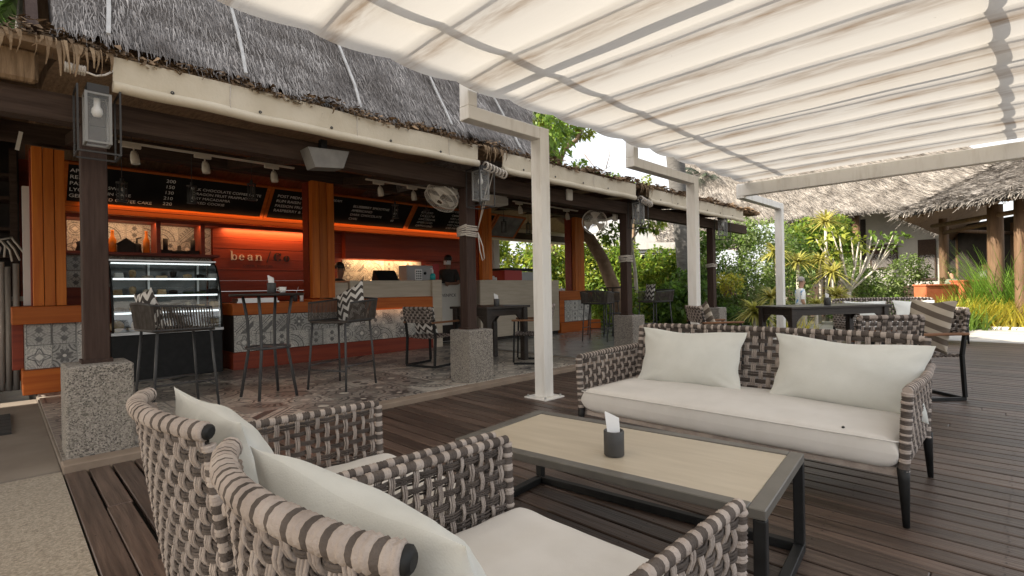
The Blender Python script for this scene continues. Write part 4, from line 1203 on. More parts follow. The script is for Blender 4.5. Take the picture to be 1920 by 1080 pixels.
# --- sofa
def make_sofa(lab, simple=False):
    t = thing('wicker_sofa', lab, 'sofa', (0, 0, 0), 0, 'rope wicker sofas')
    HW = .965; XF = .43; XB = -.43; ZT = .625
    seg = 2 if simple else 3
    for s in (-1, 1):
        def Sa(u, v, s=s):
            x = XB+(XF-XB)*u; z = .26+(ZT-.26)*(1-v)
            return Vector((x, s*(HW-.02*v), z)), Vector((0, s, .05)).normalized()
        A, B = weave(Sa, 16, 8, .0046, .0058, seg)
        obj('arm_light_strands', A, RL[0], t); obj('arm_dark_strands', B, RL[1], t)
        obj('arm_rail', wrap(lambda q, s=s: (XB+(XF-XB)*q, s*(HW+.02*math.sin(PI*(1-q))**2), ZT+.012+.015*(1-q)), .021, .014, .022), RL, t)
        obj('front_upright', wrap(lambda q, s=s: (XF, s*(HW-.02*q), ZT+.005-(ZT-.255)*q), .024, .016, .026), RL, t)
        for x, dx in ((XF, .012), (XB+.03, -.03)):
            b = MB(); b.tube([(x, s*(HW-.022), .27), (x+dx*.2, s*(HW-.02), .22), (x+dx, s*(HW-.012), 0)], [.026, .024, .014], 12); obj('leg', b, M['black'], t)
    def bk(u, v):
        y = -(HW-.02)+2*(HW-.02)*u; q = math.sin(PI*u)**.5
        z = .25+(.815-.25)*(1-v); x = XB+.10+(-.10-.02*q)*(1-v)
        return Vector((x, y, z))
    def Sk(u, v): return bk(u, v), Vector((.98, 0, .17))
    A, B = weave(Sk, 36, 12, .0054, .0068, seg)
    obj('back_light_strands', A, RL[0], t); obj('back_dark_strands', B, RL[1], t)
    def top(q): return bk(q, 0)+Vector((0, 0, .010-.02*(abs(2*q-1)**8)))
    obj('back_rail', wrap(top, .020, .022, .034), RL, t)
    for s in (0, 1): obj('back_upright', wrap(lambda q, s=s: bk(s, q), .024, .020, .028), RL, t)
    obj('seat_frame', MB().box((XB+.06, -HW+.03, .232), (XF-.02, HW-.03, .262), bev=.008), M['rope_l'], t)
    b = MB(); b.bar((XF-.03, -HW+.03, .236), (XF-.03, HW-.03, .236), .03, .026); obj('front_rail', b, M['rope_l'], t)
    return t
sofa = make_sofa('long rope wicker sofa with two pale pillows facing the coffee table')
sofa.location = (3.43, 1.36, 0); sofa.rotation_euler = (0, 0, PI)
o = obj('seat_cushion', seat_cushion(.84, 1.86, .165, .03), M['cushion'])
o.location = (3.395, 1.36, .335)
tag(o, 'long cream seat cushion with a dark spot on the wicker sofa', 'cushion', 'cream seat cushions')
obj('piping', piping(.845, 1.865, .062, .004), M['cushion'], o, loc=(0, 0, 0))
b = MB(); b.lathe([(.0001, .0035), (.006, .003), (.008, 0)], 9); sp = obj('burn_mark', b, M['black'], o, loc=(-.385, -.70, .085)); sp.rotation_euler = (0, math.radians(-35), 0)
pillow('back_pillow', 'pale pillow at the left end of the near sofa', .80, .43, .18, (3.60, 1.765, .615), (math.radians(17), 0, PI/2+.03), M['pillow'], 'pale back pillows', 11, .10)
pillow('back_pillow', 'pale dented pillow at the right end of the near sofa', .84, .43, .19, (3.585, .775, .607), (math.radians(19), math.radians(-2), PI/2-.05), M['pillow'], 'pale back pillows', 17, .11)

# --- coffee table
ct_ = thing('coffee_table', 'low coffee table with beige stone top in a dark metal frame', 'table', (2.005, 1.335, 0), math.radians(6.6))
LX, LY, H_ = .355, .70, .42
for (lo, hi) in (((-LX, -LY, H_-.035), (LX, -LY+.055, H_)), ((-LX, LY-.055, H_-.035), (LX, LY, H_)), ((-LX, -LY+.0555, H_-.035), (-LX+.055, LY-.0555, H_)), ((LX-.055, -LY+.0555, H_-.035), (LX, LY-.0555, H_))):
    obj('frame_bar', MB().box(lo, hi, bev=.003), M['taupe'], ct_, world=False)
obj('top_panel', MB().box((-LX+.0575, -LY+.0575, H_-.03), (LX-.0575, LY-.0575, H_-.004), bev=.002), M['tabletop'], ct_, world=False)
for sx in (-1, 1):
    for sy in (-1, 1):
        x, y = sx*(LX-.02), sy*(LY-.02)
        obj('leg', MB().box((x-.02, y-.02, .04), (x+.02, y+.02, H_-.0355), bev=.003), M['black'], ct_, world=False)
for s in (-1, 1):
    obj('floor_bar', MB().box((s*(LX-.02)-.02, -LY, .0), (s*(LX-.02)+.02, LY, .0395), bev=.003), M['black'], ct_, world=False)
    obj('floor_bar', MB().box((-LX+.0405, s*(LY-.02)-.02, .0), (LX-.0405, s*(LY-.02)+.02, .0395), bev=.003), M['black'], ct_, world=False)

def tissue_pot(loc, lab, r=.044, h=.105, rot=0., sheet=True):
    t = thing('tissue_holder', lab, 'napkin holder', loc, rot, 'napkin holders')
    b = MB(); b.lathe([(.0001, .001), (r-.003, 0), (r, .004), (r, h), (r-.002, h+.003), (r-.008, h+.002), (r-.009, .012), (.0001, .011)], 24); obj('cup', b, M['dgrey'], t, world=False)
    if sheet:
        b = MB()
        for k in range(2):
            P = []
            for (x, z) in ((-.022, h*.35), (.026, h*.35), (.020, h+.055), (-.040, h+.085)): P.append((x+.004*k, -.008+.007*k+.03*(z-h)*k, z))
            for (x, z) in ((-.022, h*.35), (.026, h*.35), (.020, h+.055), (-.040, h+.085)): P.append((x+.004*k, -.0045+.007*k+.03*(z-h)*k, z))
            b.add(P, [(3, 2, 1, 0), (4, 5, 6, 7), (0, 1, 5, 4), (1, 2, 6, 5), (2, 3, 7, 6), (3, 0, 4, 7)])
        obj('napkins', b, M['paper'], t, world=False)
    return t
tissue_pot((1.885, 1.275, .418), 'charcoal napkin cup with folded paper on the beige coffee table', rot=-PI/4)

# ================================================================ bar stools, round table, dining set
def make_stool(lab, group='rope bar stools'):
    t = thing('bar_stool', lab, 'stool', (0, 0, 0), 0, group)
    ZS = .76
    feet = [(.25, .25), (.25, -.25), (-.27, .25), (-.27, -.25)]
    for (x, y) in feet:
        b = MB(); b.tube([(x*1.06, y*1.04, 0), (x*.86, y*.9, ZS)], .0125, 8); obj('leg', b, M['dgrey'], t)
    def pt(x, y, z): k = 1.06-(1.06-.86)*z/ZS; return (x*k, y*k, z)
    for a, c, z in ((0, 1, .22), (2, 0, .27), (3, 1, .27)):
        b = MB(); b.tube([pt(*feet[a], z), pt(*feet[c], z)], .009, 6); obj('foot_rest', b, M['dgrey'], t)
    b = MB()
    b.grid(lambda u, v: Vector((-.24+.48*u, -.235+.47*v, ZS+.012-.02*math.sin(PI*v)*math.sin(PI*u))), 8, 8)
    b.tube([(.24, -.235, ZS), (.255, 0, ZS-.004), (.24, .235, ZS)], .013, 8)
    b.tube([(.24, .235, ZS), (-.24, .235, ZS), (-.24, -.235, ZS), (.24, -.235, ZS)], .011, 8)
    obj('seat', b, M['rope_s'], t)
    # wrap-around low back of vertical cords
    def rail(q, z):
        # from front left round the rear to front right
        a = -1+2*q
        s = abs(a)
        if s > .42: x = -.27+.50*((s-.42)/.58); y = math.copysign(.265-.0*s, a)
        else: x = -.27-.02*math.cos(a/.42*PI/2); y = .265*math.sin(a/.42*PI/2)
        return Vector((x-.03*(z-ZS)/.24, y*(1+.10*(z-ZS)/.24), z+(.05*(1-s)*(z > ZS+.1))))
    for z, r in ((ZS+.015, .009), (ZS+.215, .011)):
        b = MB(); b.tube([rail(k/40, z) for k in range(41)], r, 7); obj('back_rail', b, M['dgrey'], t)
    b = MB()
    n = 74
    for k in range(n+1):
        q = k/n; p0 = rail(q, ZS+.012); p1 = rail(q, ZS+.222)
        b.tube([p0, (p0+p1)/2, p1], .0062, 5, caps=False)
    obj('cord_back', b, M['rope_s'], t)
    return t
st = make_stool('rope bar stool in front of the pastry case, its cushion leaning left')
st.location = (1.215, 5.83, .05); st.rotation_euler = (0, 0, math.radians(6))
st2 = copy_tree(st); st2['label'] = 'rope bar stool with chevron cushion right of the round high table'
st2.location = (2.80, 5.62, .05); st2.rotation_euler = (0, 0, math.radians(205))
far = [((8.75, 6.25), 20, 'dark high stool beside the orange counter end, nearest of the far stools'), ((9.9, 6.9), -10, 'dark high stool behind the far roped post'), ((10.15, 5.75), 160, 'dark high stool right of the far roped post')]
for (x, y), a, lab in far:
    c = copy_tree(st); c['label'] = lab; c.location = (x, y, .05); c.rotation_euler = (0, 0, math.radians(a))
pillow('chevron_pillow', 'grey chevron pillow standing on the bar stool before the pastry case', .42, .40, .13, (1.005, 5.90, 1.0), (math.radians(-14), math.radians(8), math.radians(100)), M['chevron'], 'chevron pillows', 21)
pillow('chevron_pillow', 'grey chevron pillow leaning on the stool right of the round high table', .46, .44, .13, (2.965, 5.70, 1.01), (math.radians(-20), math.radians(-24), math.radians(-70)), M['chevron'], 'chevron pillows', 23)
pillow('chevron_pillow', 'small chevron pillow on the far high stool behind the roped post', .40, .38, .12, (10.05, 5.80, 1.02), (math.radians(10), 0, math.radians(60)), M['chevron'], 'chevron pillows', 25)

def round_table(x, y, lab, rot=0, z0=.05):
    t = thing('high_table', lab, 'table', (x, y, z0), rot, 'round high tables')
    b = MB(); b.lathe([(.0001, 1.068), (.352, 1.068), (.362, 1.074), (.366, 1.086), (.362, 1.096), (.0001, 1.098)], 40); obj('top', b, M['dark_table'], t, world=False)
    for k in range(4):
        a = PI/4+k*PI/2
        b = MB(); b.tube([(.25*math.cos(a), .25*math.sin(a), 1.066), (.205*math.cos(a), .205*math.sin(a), .80), (.20*math.cos(a), .20*math.sin(a), .5), (.285*math.cos(a), .285*math.sin(a), 0)], .0155, 9); obj('leg', b, M['dgrey'], t, world=False)
    b = MB(); b.lathe([(.205, .515), (.225, .515), (.225, .535), (.205, .535), (.205, .515)], 30); b.box((-.21, -.01, .517), (.21, .01, .533)); b.box((-.01, -.21, .519), (.01, .21, .531)); obj('ring_shelf', b, M['dgrey'], t, world=False)
    return t
round_table(2.02, 5.72, 'round high bar table with napkin cup and white cup between two stools', .12)
round_table(9.5, 6.25, 'round high table among the dark far stools', .3)
tissue_pot((2.05, 5.68, 1.149), 'charcoal napkin cup on the round high table beside the white cup', rot=-PI/4)
def cup(loc, lab):
    t = thing('coffee_cup', lab, 'cup', loc)
    b = MB(); b.lathe([(.0001, .002), (.024, 0), (.036, .02), (.041, .062), (.038, .062), (.033, .022), (.0001, .008)], 20); obj('bowl', b, M['white_paint'], t, world=False)
    b = MB(); b.tube([(-.036, 0, .05), (-.06, 0, .047), (-.062, 0, .03), (-.034, 0, .018)], .005, 6); obj('handle', b, M['white_paint'], t, world=False)
    return t
cup((2.14, 5.62, 1.149), 'white coffee cup on the round high table')

def make_dining_chair(lab, striped=False):
    t = thing('dining_chair', lab, 'chair', (0, 0, 0), 0, 'steel framed wicker dining chairs')
    for s in (-1, 1):
        b = MB(); b.bar((.25, s*.27, .015), (-.27, s*.27, .015), .024, .03); obj('floor_bar', b, M['black'], t)
        b = MB(); b.bar((.25, s*.27, .03), (.23, s*.27, .625), .024, .034); obj('leg', b, M['black'], t)
        b = MB(); b.bar((-.265, s*.27, .03), (-.24, s*.27, .43), .024, .034); b.bar((-.24, s*.27, .43), (-.31, s*.265, .83), .024, .034); obj('leg', b, M['black'], t)
        b = MB(); b.box((-.30, s*.275-.024, .626), (.27, s*.275+.024, .652), bev=.006); obj('armrest', b, M['wood_arm'], t)
    b = MB(); b.bar((-.265, -.27, .015), (-.265, .27, .015), .024, .03); obj('floor_bar', b, M['black'], t)
    A, B = weave(lambda u, v: (Vector((-.25+.49*u, -.255+.51*v, .43-.015*math.sin(PI*v))), Vector((0, 0, 1))), 12, 12, .010, .008, 2, False)
    obj('seat_light_strands', A, RL[0], t); obj('seat_dark_strands', B, RL[1], t)
    obj('seat_edge', wrap(lambda q: (.245, -.255+.51*q, .43), .016, .02, .02, 8), RL, t)
    def bk(u, v): return Vector((-.315+.045*v-.03*math.sin(PI*u), -.265+.53*u, .845-.20*v))
    A, B = weave(lambda u, v: (bk(u, v), Vector((1, 0, .2)).normalized()), 12, 5, .0055, .007, 3, True)
    obj('lower_rail', wrap(lambda q: bk(q, 1), .014, .04, .03, 8), RL, t)
    obj('back_light_strands', A, RL[0], t); obj('back_dark_strands', B, RL[1], t)
    obj('back_rail', wrap(lambda q: bk(q, 0), .02, .05, .04, 9), RL, t)
    for s in (0, 1): obj('back_upright', wrap(lambda q, s=s: bk(s, q), .02, .024, .024, 8), RL, t)
    return t
dcs = [((4.50, 6.18), 12, .05, 'woven dining chair with chevron pillow left of the dark table inside the bar'),
       ((5.62, 5.22), 128, .05, 'woven dining chair with chevron pillow right of the dark table, behind the white post'),
       ((5.72, 1.04), 42, 0, 'woven dining chair seen from behind above the near sofa back'),
       ((6.55, .80), 138, 0, 'woven dining chair with a large striped pillow at right behind the sofa'),
       ((7.15, 3.10), -42, 0, 'woven dining chair with striped pillow left of the dark deck table')]
dc = None
for (x, y), a, z, lab in dcs:
    c = make_dining_chair(lab) if dc is None else copy_tree(dc)
    if dc is None: dc = c
    c['label'] = lab; c.location = (x, y, z); c.rotation_euler = (0, 0, math.radians(a))
def on_chair(k, back=-.16, h=.65, tilt=-14): 
    (x, y), a, z, _ = dcs[k]; a = math.radians(a)
    return (x+back*math.cos(a), y+back*math.sin(a), z+h), (math.radians(tilt), 0, a+PI/2)
l, r_ = on_chair(0); pillow('chevron_pillow', 'grey chevron pillow in the woven chair left of the dark bar table', .44, .42, .13, l, r_, M['chevron'], 'chevron pillows', 31)
l, r_ = on_chair(1); pillow('chevron_pillow', 'grey chevron pillow in the woven chair behind the white post', .42, .40, .13, l, r_, M['chevron'], 'chevron pillows', 33)
l, r_ = on_chair(3, -.15, .70, -13); pillow('striped_pillow', 'large beige and brown striped pillow in the chair at right', .54, .54, .15, l, r_, M['striped'], 'striped pillows', 35)
l, r_ = on_chair(4, -.14, .68, -16); pillow('striped_pillow', 'striped pillow in the chair left of the dark deck table', .46, .44, .14, l, (r_[0], .25, r_[2]), M['striped'], 'striped pillows', 37)

def dark_table(loc, rot, lx, ly, h, lab):
    t = thing('dark_table', lab, 'table', loc, rot, 'dark stained tables')
    n = 5
    for k in range(n):
        y0 = -ly/2+ly*k/n
        obj('plank', MB().box((-lx/2, y0+.002, h-.035), (lx/2, y0+ly/n-.002, h), bev=.003), M['dark_table'], t, world=False)
    for s in (-1, 1):
        obj('apron', MB().box((-lx/2+.08, s*(ly/2-.07)-.014, h-.14), (lx/2-.08, s*(ly/2-.07)+.014, h-.036)), M['dark_table'], t, world=False)
        obj('apron', MB().box((s*(lx/2-.07)-.014, -ly/2+.09, h-.138), (s*(lx/2-.07)+.014, ly/2-.09, h-.036)), M['dark_table'], t, world=False)
        for q in (-1, 1):
            x, y = s*(lx/2-.075), q*(ly/2-.075)
            lg = MB().box((x-.045, y-.045, 0), (x+.045, y+.045, h-.036), bev=.005)
            for ax in (0, 1):
                c = [(0, 0), (0, -.14), (.03, -.10), (.07, -.055), (.14, -.0)]
                if ax == 0: lg.prism([(x-s*(.045+p[0]), h-.14+p[1]) for p in c], 'y', y-.012, y+.012)
                else: lg.prism([(y-q*(.045+p[0]), h-.14+p[1]) for p in c], 'x', x-.012, x+.012)
            obj('leg', lg, M['dark_table'], t, world=False)
    return t
dark_table((5.30, 5.78, .05), math.radians(3), .95, .80, .845, 'dark square dining table inside the bar with napkin cup')
tissue_pot((5.28, 5.62, .896), 'charcoal napkin cup with one napkin on the dark bar table', rot=-PI/4)
dark_table((9.65, 2.38, 0), math.radians(-31), 1.95, .80, .79, 'long dark table on the deck beyond the sofa')
tissue_pot((9.62, 2.30, .792), 'charcoal napkin cup with a tall napkin on the deck table', .05, .12, rot=-PI/4)

sofa2 = copy_tree(sofa)
sofa2['label'] = 'distant rope wicker sofa beyond the dark deck table'
sofa2.location = (12.2, 1.75, 0); sofa2.rotation_euler = (0, 0, PI+.72)
o = obj('seat_cushion', seat_cushion(.80, 1.85, .165, .02), M['cushion']); o.location = (12.2, 1.75, .335); o.rotation_euler = (0, 0, PI+.72)
tag(o, 'cream seat cushion on the distant sofa', 'cushion', 'cream seat cushions')
for k, s in enumerate((-1, 1)):
    d = Vector((-math.sin(.72), math.cos(.72), 0))*s*.46
    f = Vector((math.cos(.72), math.sin(.72), 0))*.17
    pillow('back_pillow', ['pale pillow at the right end of the distant sofa', 'pale pillow at the left end of the distant sofa'][k], .80, .42, .17, Vector((12.2, 1.75, .585))+d+f, (math.radians(17), 0, PI/2+.72), M['pillow'], 'pale back pillows', 40+k)

# ================================================================ fixtures under the eave
def lantern(x, lab):
    t = thing('wall_lantern', lab, 'lantern', (x, 4.60, 2.32), 0, 'glass lanterns on the terrace posts')
    y0, y1, z0, z1 = 4.46, 4.70, 2.125, 2.575
    b = MB(); w_ = .011
    for sx in (-.115, .115):
        for y in (y0, y1):
            b.box((x+sx-w_/2, y-w_/2, z0), (x+sx+w_/2, y+w_/2, z1))
        for z in (z0, z1-w_): b.box((x+sx-w_/2, y0+w_/2, z), (x+sx+w_/2, y1-w_/2, z+w_))
    for y in (y0, y1): b.box((x-.115+w_/2, y-w_/2, z0), (x+.115-w_/2, y+w_/2, z0+w_))
    b.box((x-.06, 4.50, z1-.02), (x+.06, 4.66, z1+.035))
    obj('outer_frame', b, M['frame_dark'], t)
    g_ = MB(); e = .008
    for sx in (-.066, .066):
        for y in (4.51, 4.64): g_.box((x+sx-e, y-e, 2.205), (x+sx+e, y+e, 2.555))
        for z in (2.205, 2.54): g_.box((x+sx-e+.001, 4.518, z), (x+sx+e-.001, 4.632, z+.014))
    for y in (4.51, 4.64):
        for z in (2.205, 2.54): g_.box((x-.058, y-e+.001, z), (x+.058, y+e-.001, z+.014))
    obj('glass_edge', g_, M['lantern_edge'], t)
    for lo, hi in (((x-.057, 4.508, 2.22), (x+.057, 4.511, 2.54)), ((x-.0665, 4.52, 2.22), (x-.064, 4.63, 2.54)), ((x+.064, 4.52, 2.22), (x+.0665, 4.63, 2.54)), ((x-.057, 4.64, 2.22), (x+.057, 4.643, 2.54))):
        obj('pane', MB().box(lo, hi), M['glass_dusty'], t)
    b = MB(); b.lathe([(.0001, .0), (.022, .004), (.033, .03), (.03, .055), (.019, .075), (.019, .13), (.0001, .13)], 16, c=(x, 4.575, 2.40)); obj('bulb', b, M['bulb'], t)
for x, lab in zip(POSTS, ('glass lantern with a frosted bulb on the post before the pastry case', 'glass lantern on the roped post beside the fan', 'glass lantern on the coiled-rope post near the high stools', 'glass lantern on the farthest dark post')):
    lantern(x, lab)

def fan(c, axis, lab, hook):
    t = thing('wall_fan', lab, 'fan', c, 0, 'caged wall fans')
    ax = Vector(axis).normalized(); a = ax.orthogonal().normalized(); b_ = ax.cross(a); c = Vector(c); R_ = .21
    def P(r, th, h): return c+a*(r*math.cos(th))+b_*(r*math.sin(th))+ax*h
    b = MB()
    for r, h, q in ((R_, 0, .006), (R_*.97, .07, .003), (R_*.97, -.06, .003), (.05, .09, .006)):
        b.tube([P(r, 2*PI*k/36, h) for k in range(37)], q, 5, caps=False)
    for k in range(64):
        th = 2*PI*k/64
        b.tube([P(.05, th, .09), P(R_*.7, th, .085), P(R_*.97, th, .07), P(R_, th, 0), P(R_*.97, th, -.06), P(R_*.5, th, -.075), P(.04, th, -.08)], .0017, 3, caps=False)
    obj('cage', b, M['fan_white'], t)
    for k in range(3):
        b = MB(); th0 = 2*PI*k/3
        b.grid(lambda u, v: P(.03+.145*u, th0+(v-.5)*(.55+.5*u), .02+.03*(v-.5)), 5, 5); obj('blade', b, M['fan_white'], t)
    b = MB(); b.tube([P(0, 0, -.07), P(0, 0, -.10), P(0, 0, -.18), P(0, 0, -.215)], [.05, .068, .062, .03], 14); obj('motor', b, M['fan_white'], t)
    b = MB(); h = Vector(hook); b.tube([P(0, 0, -.17), (P(0, 0, -.17)+h)/2+Vector((0, 0, -.03)), h], [.022, .02, .025], 8); b.box(h-Vector((.04, .035, .07)), h+Vector((.04, .035, .07)), bev=.01); obj('bracket', b, M['fan_white'], t)
fan((3.86, 5.05, 2.30), (-.62, -.05, -.78), 'white caged wall fan tilted down on the roped post', (4.02, 5.02, 2.40))
fan((7.22, 5.2, 2.27), (-.75, -.5, -.25), 'white caged wall fan on the coiled-rope post, seen edgewise', (7.55, 5.0, 2.36))

t = thing('speaker', 'grey cloth-covered speaker box hung under the front beam', 'speaker', (2.2, 4.66, 2.4))
b = MB(); b.prism([(1.99, 2.47), (2.39, 2.495), (2.33, 2.325), (2.055, 2.295)], 'y', 4.575, 4.755); obj('cabinet', b, M['grey_cloth'], t)
b = MB(); b.box((2.17, 4.70, 2.49), (2.23, 4.76, 2.60)); obj('bracket', b, M['black'], t)
tag(obj('junction_box', MB().box((5.90, 4.72, 2.44), (6.03, 4.757, 2.60), bev=.008), M['plaster']), 'small white box fixed on the beam right of the nearest canopy post', 'box')

def track(x0, x1, y, z, heads, lab):
    t = thing('track_light', lab, 'track light', ((x0+x1)/2, y, z), 0, 'beige track spotlights')
    obj('rail', MB().box((x0, y-.017, z-.009), (x1, y+.017, z+.009)), M['spot'], t)
    for x in heads:
        o = obj('adapter', MB().box((x-.10, y-.02, z-.045), (x+.06, y+.02, z-.0095), bev=.004), M['spot'], t)
        b = MB(); b.tube([(x, y, z-.045), (x, y, z-.085)], .008, 6)
        b.tube([(x, y, z-.075), (x+.004, y-.003, z-.11), (x+.008, y-.006, z-.16), (x+.012, y-.010, z-.20)], [.022, .036, .040, .037], 14)
        obj('spot_head', b, M['spot'], t)
    for x in (x0+.1, x1-.1):
        b = MB(); b.tube([(x, y, z+.009), (x, y, z+.35)], .004, 5); obj('hanger', b, M['cable'], t)
track(.83, 2.52, 6.2, 2.645, (.95, 1.57, 2.28), 'track of three beige spotlights before the first menu board')
track(3.47, 5.15, 6.2, 2.645, (3.68, 4.22), 'track with two beige spotlights beside the white fan')
track(6.25, 8.05, 6.2, 2.655, (6.42, 7.72), 'track of two beige spotlights beyond the roped post')

def pendant(x, y, z, lab):
    t = thing('pendant_lantern', lab, 'lantern', (x, y, z), 0, 'small caged pendant lanterns')
    b = MB(); b.tube([(x, y, z+.14), (x, y, 3.2)], .004, 5); obj('cable', b, M['cable'], t)
    b = MB()
    for k in range(6):
        a = PI/3*k; b.tube([(x+.045*math.cos(a), y+.045*math.sin(a), z-.11), (x+.045*math.cos(a), y+.045*math.sin(a), z+.10)], .006, 5)
    for zz in (z-.11, z+.09): b.lathe([(.0001, 0), (.055, 0), (.055, .014), (.0001, .018)], 16, c=(x, y, zz))
    b.tube([(x, y, z+.10), (x, y, z+.145)], .018, 8)
    obj('cage', b, M['cable'], t)
    b = MB(); b.tube([(x, y, z-.09), (x, y, z+.07)], .026, 10); obj('glass', b, M['glass_dusty'], t)
for x, z, lab in ((.96, 2.29, 'caged pendant lantern hanging before the price list'), (1.63, 2.34, 'caged pendant lantern before the drinks menu, nearest the middle spotlight'), (2.30, 2.45, 'caged pendant lantern before the frame between the first two boards'), (4.42, 2.40, 'caged pendant lantern before the board right of the middle pillar'), (5.02, 2.38, 'caged pendant lantern under the white fan'), (6.80, 2.33, 'caged pendant lantern before the dusty board'), (7.48, 2.34, 'caged pendant lantern farthest along, before the garden hedge')):
    pendant(x, 7.0, z, lab)

# ropes on the posts
def rope_coil(x, z0, n, lab, tail=True):
    t = thing('rope_coil', lab, 'rope', (x, 4.83, z0), 0, 'pale ropes tied round the brown posts')
    b = MB()
    for k in range(n):
        zz = z0+k*.023
        b.tube([(x-.089, 4.75, zz+.004), (x+.089, 4.75, zz+rng.normal()*.006), (x+.089, 4.92, zz), (x-.089, 4.92, zz+.005*rng.normal()), (x-.089, 4.75, zz+.02*rng.random())], .0095, 6)
    obj('turns', b, M['rope_white'], t)
    if tail:
        b = MB(); b.tube([(x+.092, 4.745, z0+.05), (x+.13, 4.70, z0-.12), (x+.155, 4.70, z0-.27), (x+.125, 4.70, z0-.30), (x+.10, 4.72, z0-.18), (x+.095, 4.74, z0+.02)], .007, 6)
        b.tube([(x+.092, 4.745, z0+.08), (x+.15, 4.62, z0+.5), (x+.19, 4.54, z0+.80)], .006, 6); b.tube([(x+.10, 4.745, z0+.10), (x+.11, 4.62, z0+.5), (x+.14, 4.54, z0+.80)], .006, 6)
        obj('loose_end', b, M['rope_white'], t)
rope_coil(4.07, 1.80, 6, 'pale rope wound round the second brown post, its loop hanging down')
rope_coil(7.6, 1.58, 5, 'pale rope wound round the post near the high stools', False)
rope_coil(11.0, 1.55, 3, 'thin pale rope round the farthest dark post', False)
b = MB(); b.tube([(7.66, 4.7, 2.58), (7.73, 4.64, 2.42), (7.70, 4.66, 2.2), (7.62, 4.74, 1.7)], .006, 6); tag(obj('hanging_cord', b, M['rope_white']), 'thin cord slanting from the blind end to the coiled-rope post', 'cord')

# ================================================================ things in the bar
pc = thing('pastry_case', 'glass pastry display case with lit steel shelves and curved front', 'display case', (1.62, 8.35, .05))
x0, x1 = .97, 2.22
obj('base', MB().box((x0, 8.02, .05), (x1, 8.72, .64), bev=.01), M['black'], pc)
obj('sill', MB().box((x0-.004, 7.99, .645), (x1+.004, 8.72, .68)), M['steel'], pc)
def prof(t): # curved front
    a = t*PI/2; return (8.00+.36*(1-math.cos(a)), .68+.90*math.sin(a))
b = MB(); b.grid(lambda u, v: Vector((x0+.03+(x1-x0-.06)*u, *prof(v))), 1, 12); obj('front_pane', b, M['glass'], pc)
for xs in (x0, x1-.03):
    poly = [prof(k/12) for k in range(13)]+[(8.70, 1.60), (8.70, .68)]
    b = MB(); b.prism(poly, 'x', xs+.012, xs+.018); obj('side_pane', b, M['glass'], pc)
    b = MB(); b.tube([(xs+.015, *prof(k/12)) for k in range(13)]+[(xs+.015, 8.70, 1.60)], .013, 6); obj('side_edge', b, M['black'], pc)
obj('lid', MB().box((x0, 8.33, 1.585), (x1, 8.72, 1.625), bev=.006), M['black'], pc)
obj('lid_trim', MB().box((x0-.002, 8.30, 1.60), (x1+.002, 8.329, 1.618)), M['steel'], pc)
for k, z in enumerate((.92, 1.14, 1.36)):
    yf = 8.06+.05*k
    sh_ = obj('shelf', MB().box((x0+.035, yf, z), (x1-.035, 8.66, z+.012)), M['glass'], pc)
    obj('shelf_lamp', MB().box((x0+.04, yf-.012, z-.012), (x1-.04, yf-.001, z+.010)), M['led'], sh_, loc=(0, 0, 0))
obj('top_lamp', MB().box((x0+.05, 8.36, 1.565), (x1-.05, 8.40, 1.583)), M['led'], pc)
obj('back', MB().box((x0+.03, 8.672, .69), (x1-.03, 8.70, 1.58)), M['case_back'], pc)
for x in (1.45, 2.05): obj('mullion', MB().box((x, 8.60, .69), (x+.025, 8.66, 1.57)), M['steel'], pc)
n_ = 0
for z, m_ in ((.69, 9), (.934, 8), (1.154, 8), (1.374, 8)):
    for k in range(m_):
        x = x0+.12+k*(1.09/(m_-1)); b = MB(); y = 8.25+.12*rng.random()+ .05*(z > 1)
        kind = int(rng.integers(4))
        if kind == 0: b.lathe([(.0001, 0), (.05, .0), (.055, .05), (.0001, .065)], 12, c=(x, y, z))
        elif kind == 1: b.box((x-.06, y-.05, z), (x+.06, y+.05, z+.035), bev=.01)
        elif kind == 2: b.lathe([(.0001, 0), (.03, 0), (.042, .08), (.03, .105), (.0001, .115)], 10, c=(x, y, z))
        else: b.prism([(x-.05, z), (x+.05, z), (x+.04, z+.07), (x-.04, z+.07)], 'y', y-.05, y+.05)
        mk = int(rng.integers(6))
        tag(obj('pastry', b, [M['cake'], M['cake'], M['palewood'], M['black'], M['leaf_e'], M['white_paint']][mk]), '%s %s on the %s shelf of the pastry case, %s from the left' % (['golden', 'golden', 'pale', 'dark', 'green', 'white'][mk], ['round tart', 'flat box', 'small jar', 'cake slice'][kind], {.69: 'bottom', .934: 'second', 1.154: 'third', 1.374: 'top'}[z], ['first', 'second', 'third', 'fourth', 'fifth', 'sixth', 'seventh', 'eighth', 'ninth'][k]), 'pastry', 'pastries in the display case')
for k in range(3):
    b = MB(); x = 1.03+.22*k; b.tube([(x, 8.04, .76), (x, 8.06, .76)], .075, 16); b.tube([(x, 8.062, .76), (x, 8.10, .76)], .07, 16)
    tag(obj('cookie_jar', b, M['cake']), 'round brown cookie pack low in the pastry case front, %s from the left' % ['first', 'second', 'third'][k], 'cookie pack', 'round cookie packs')

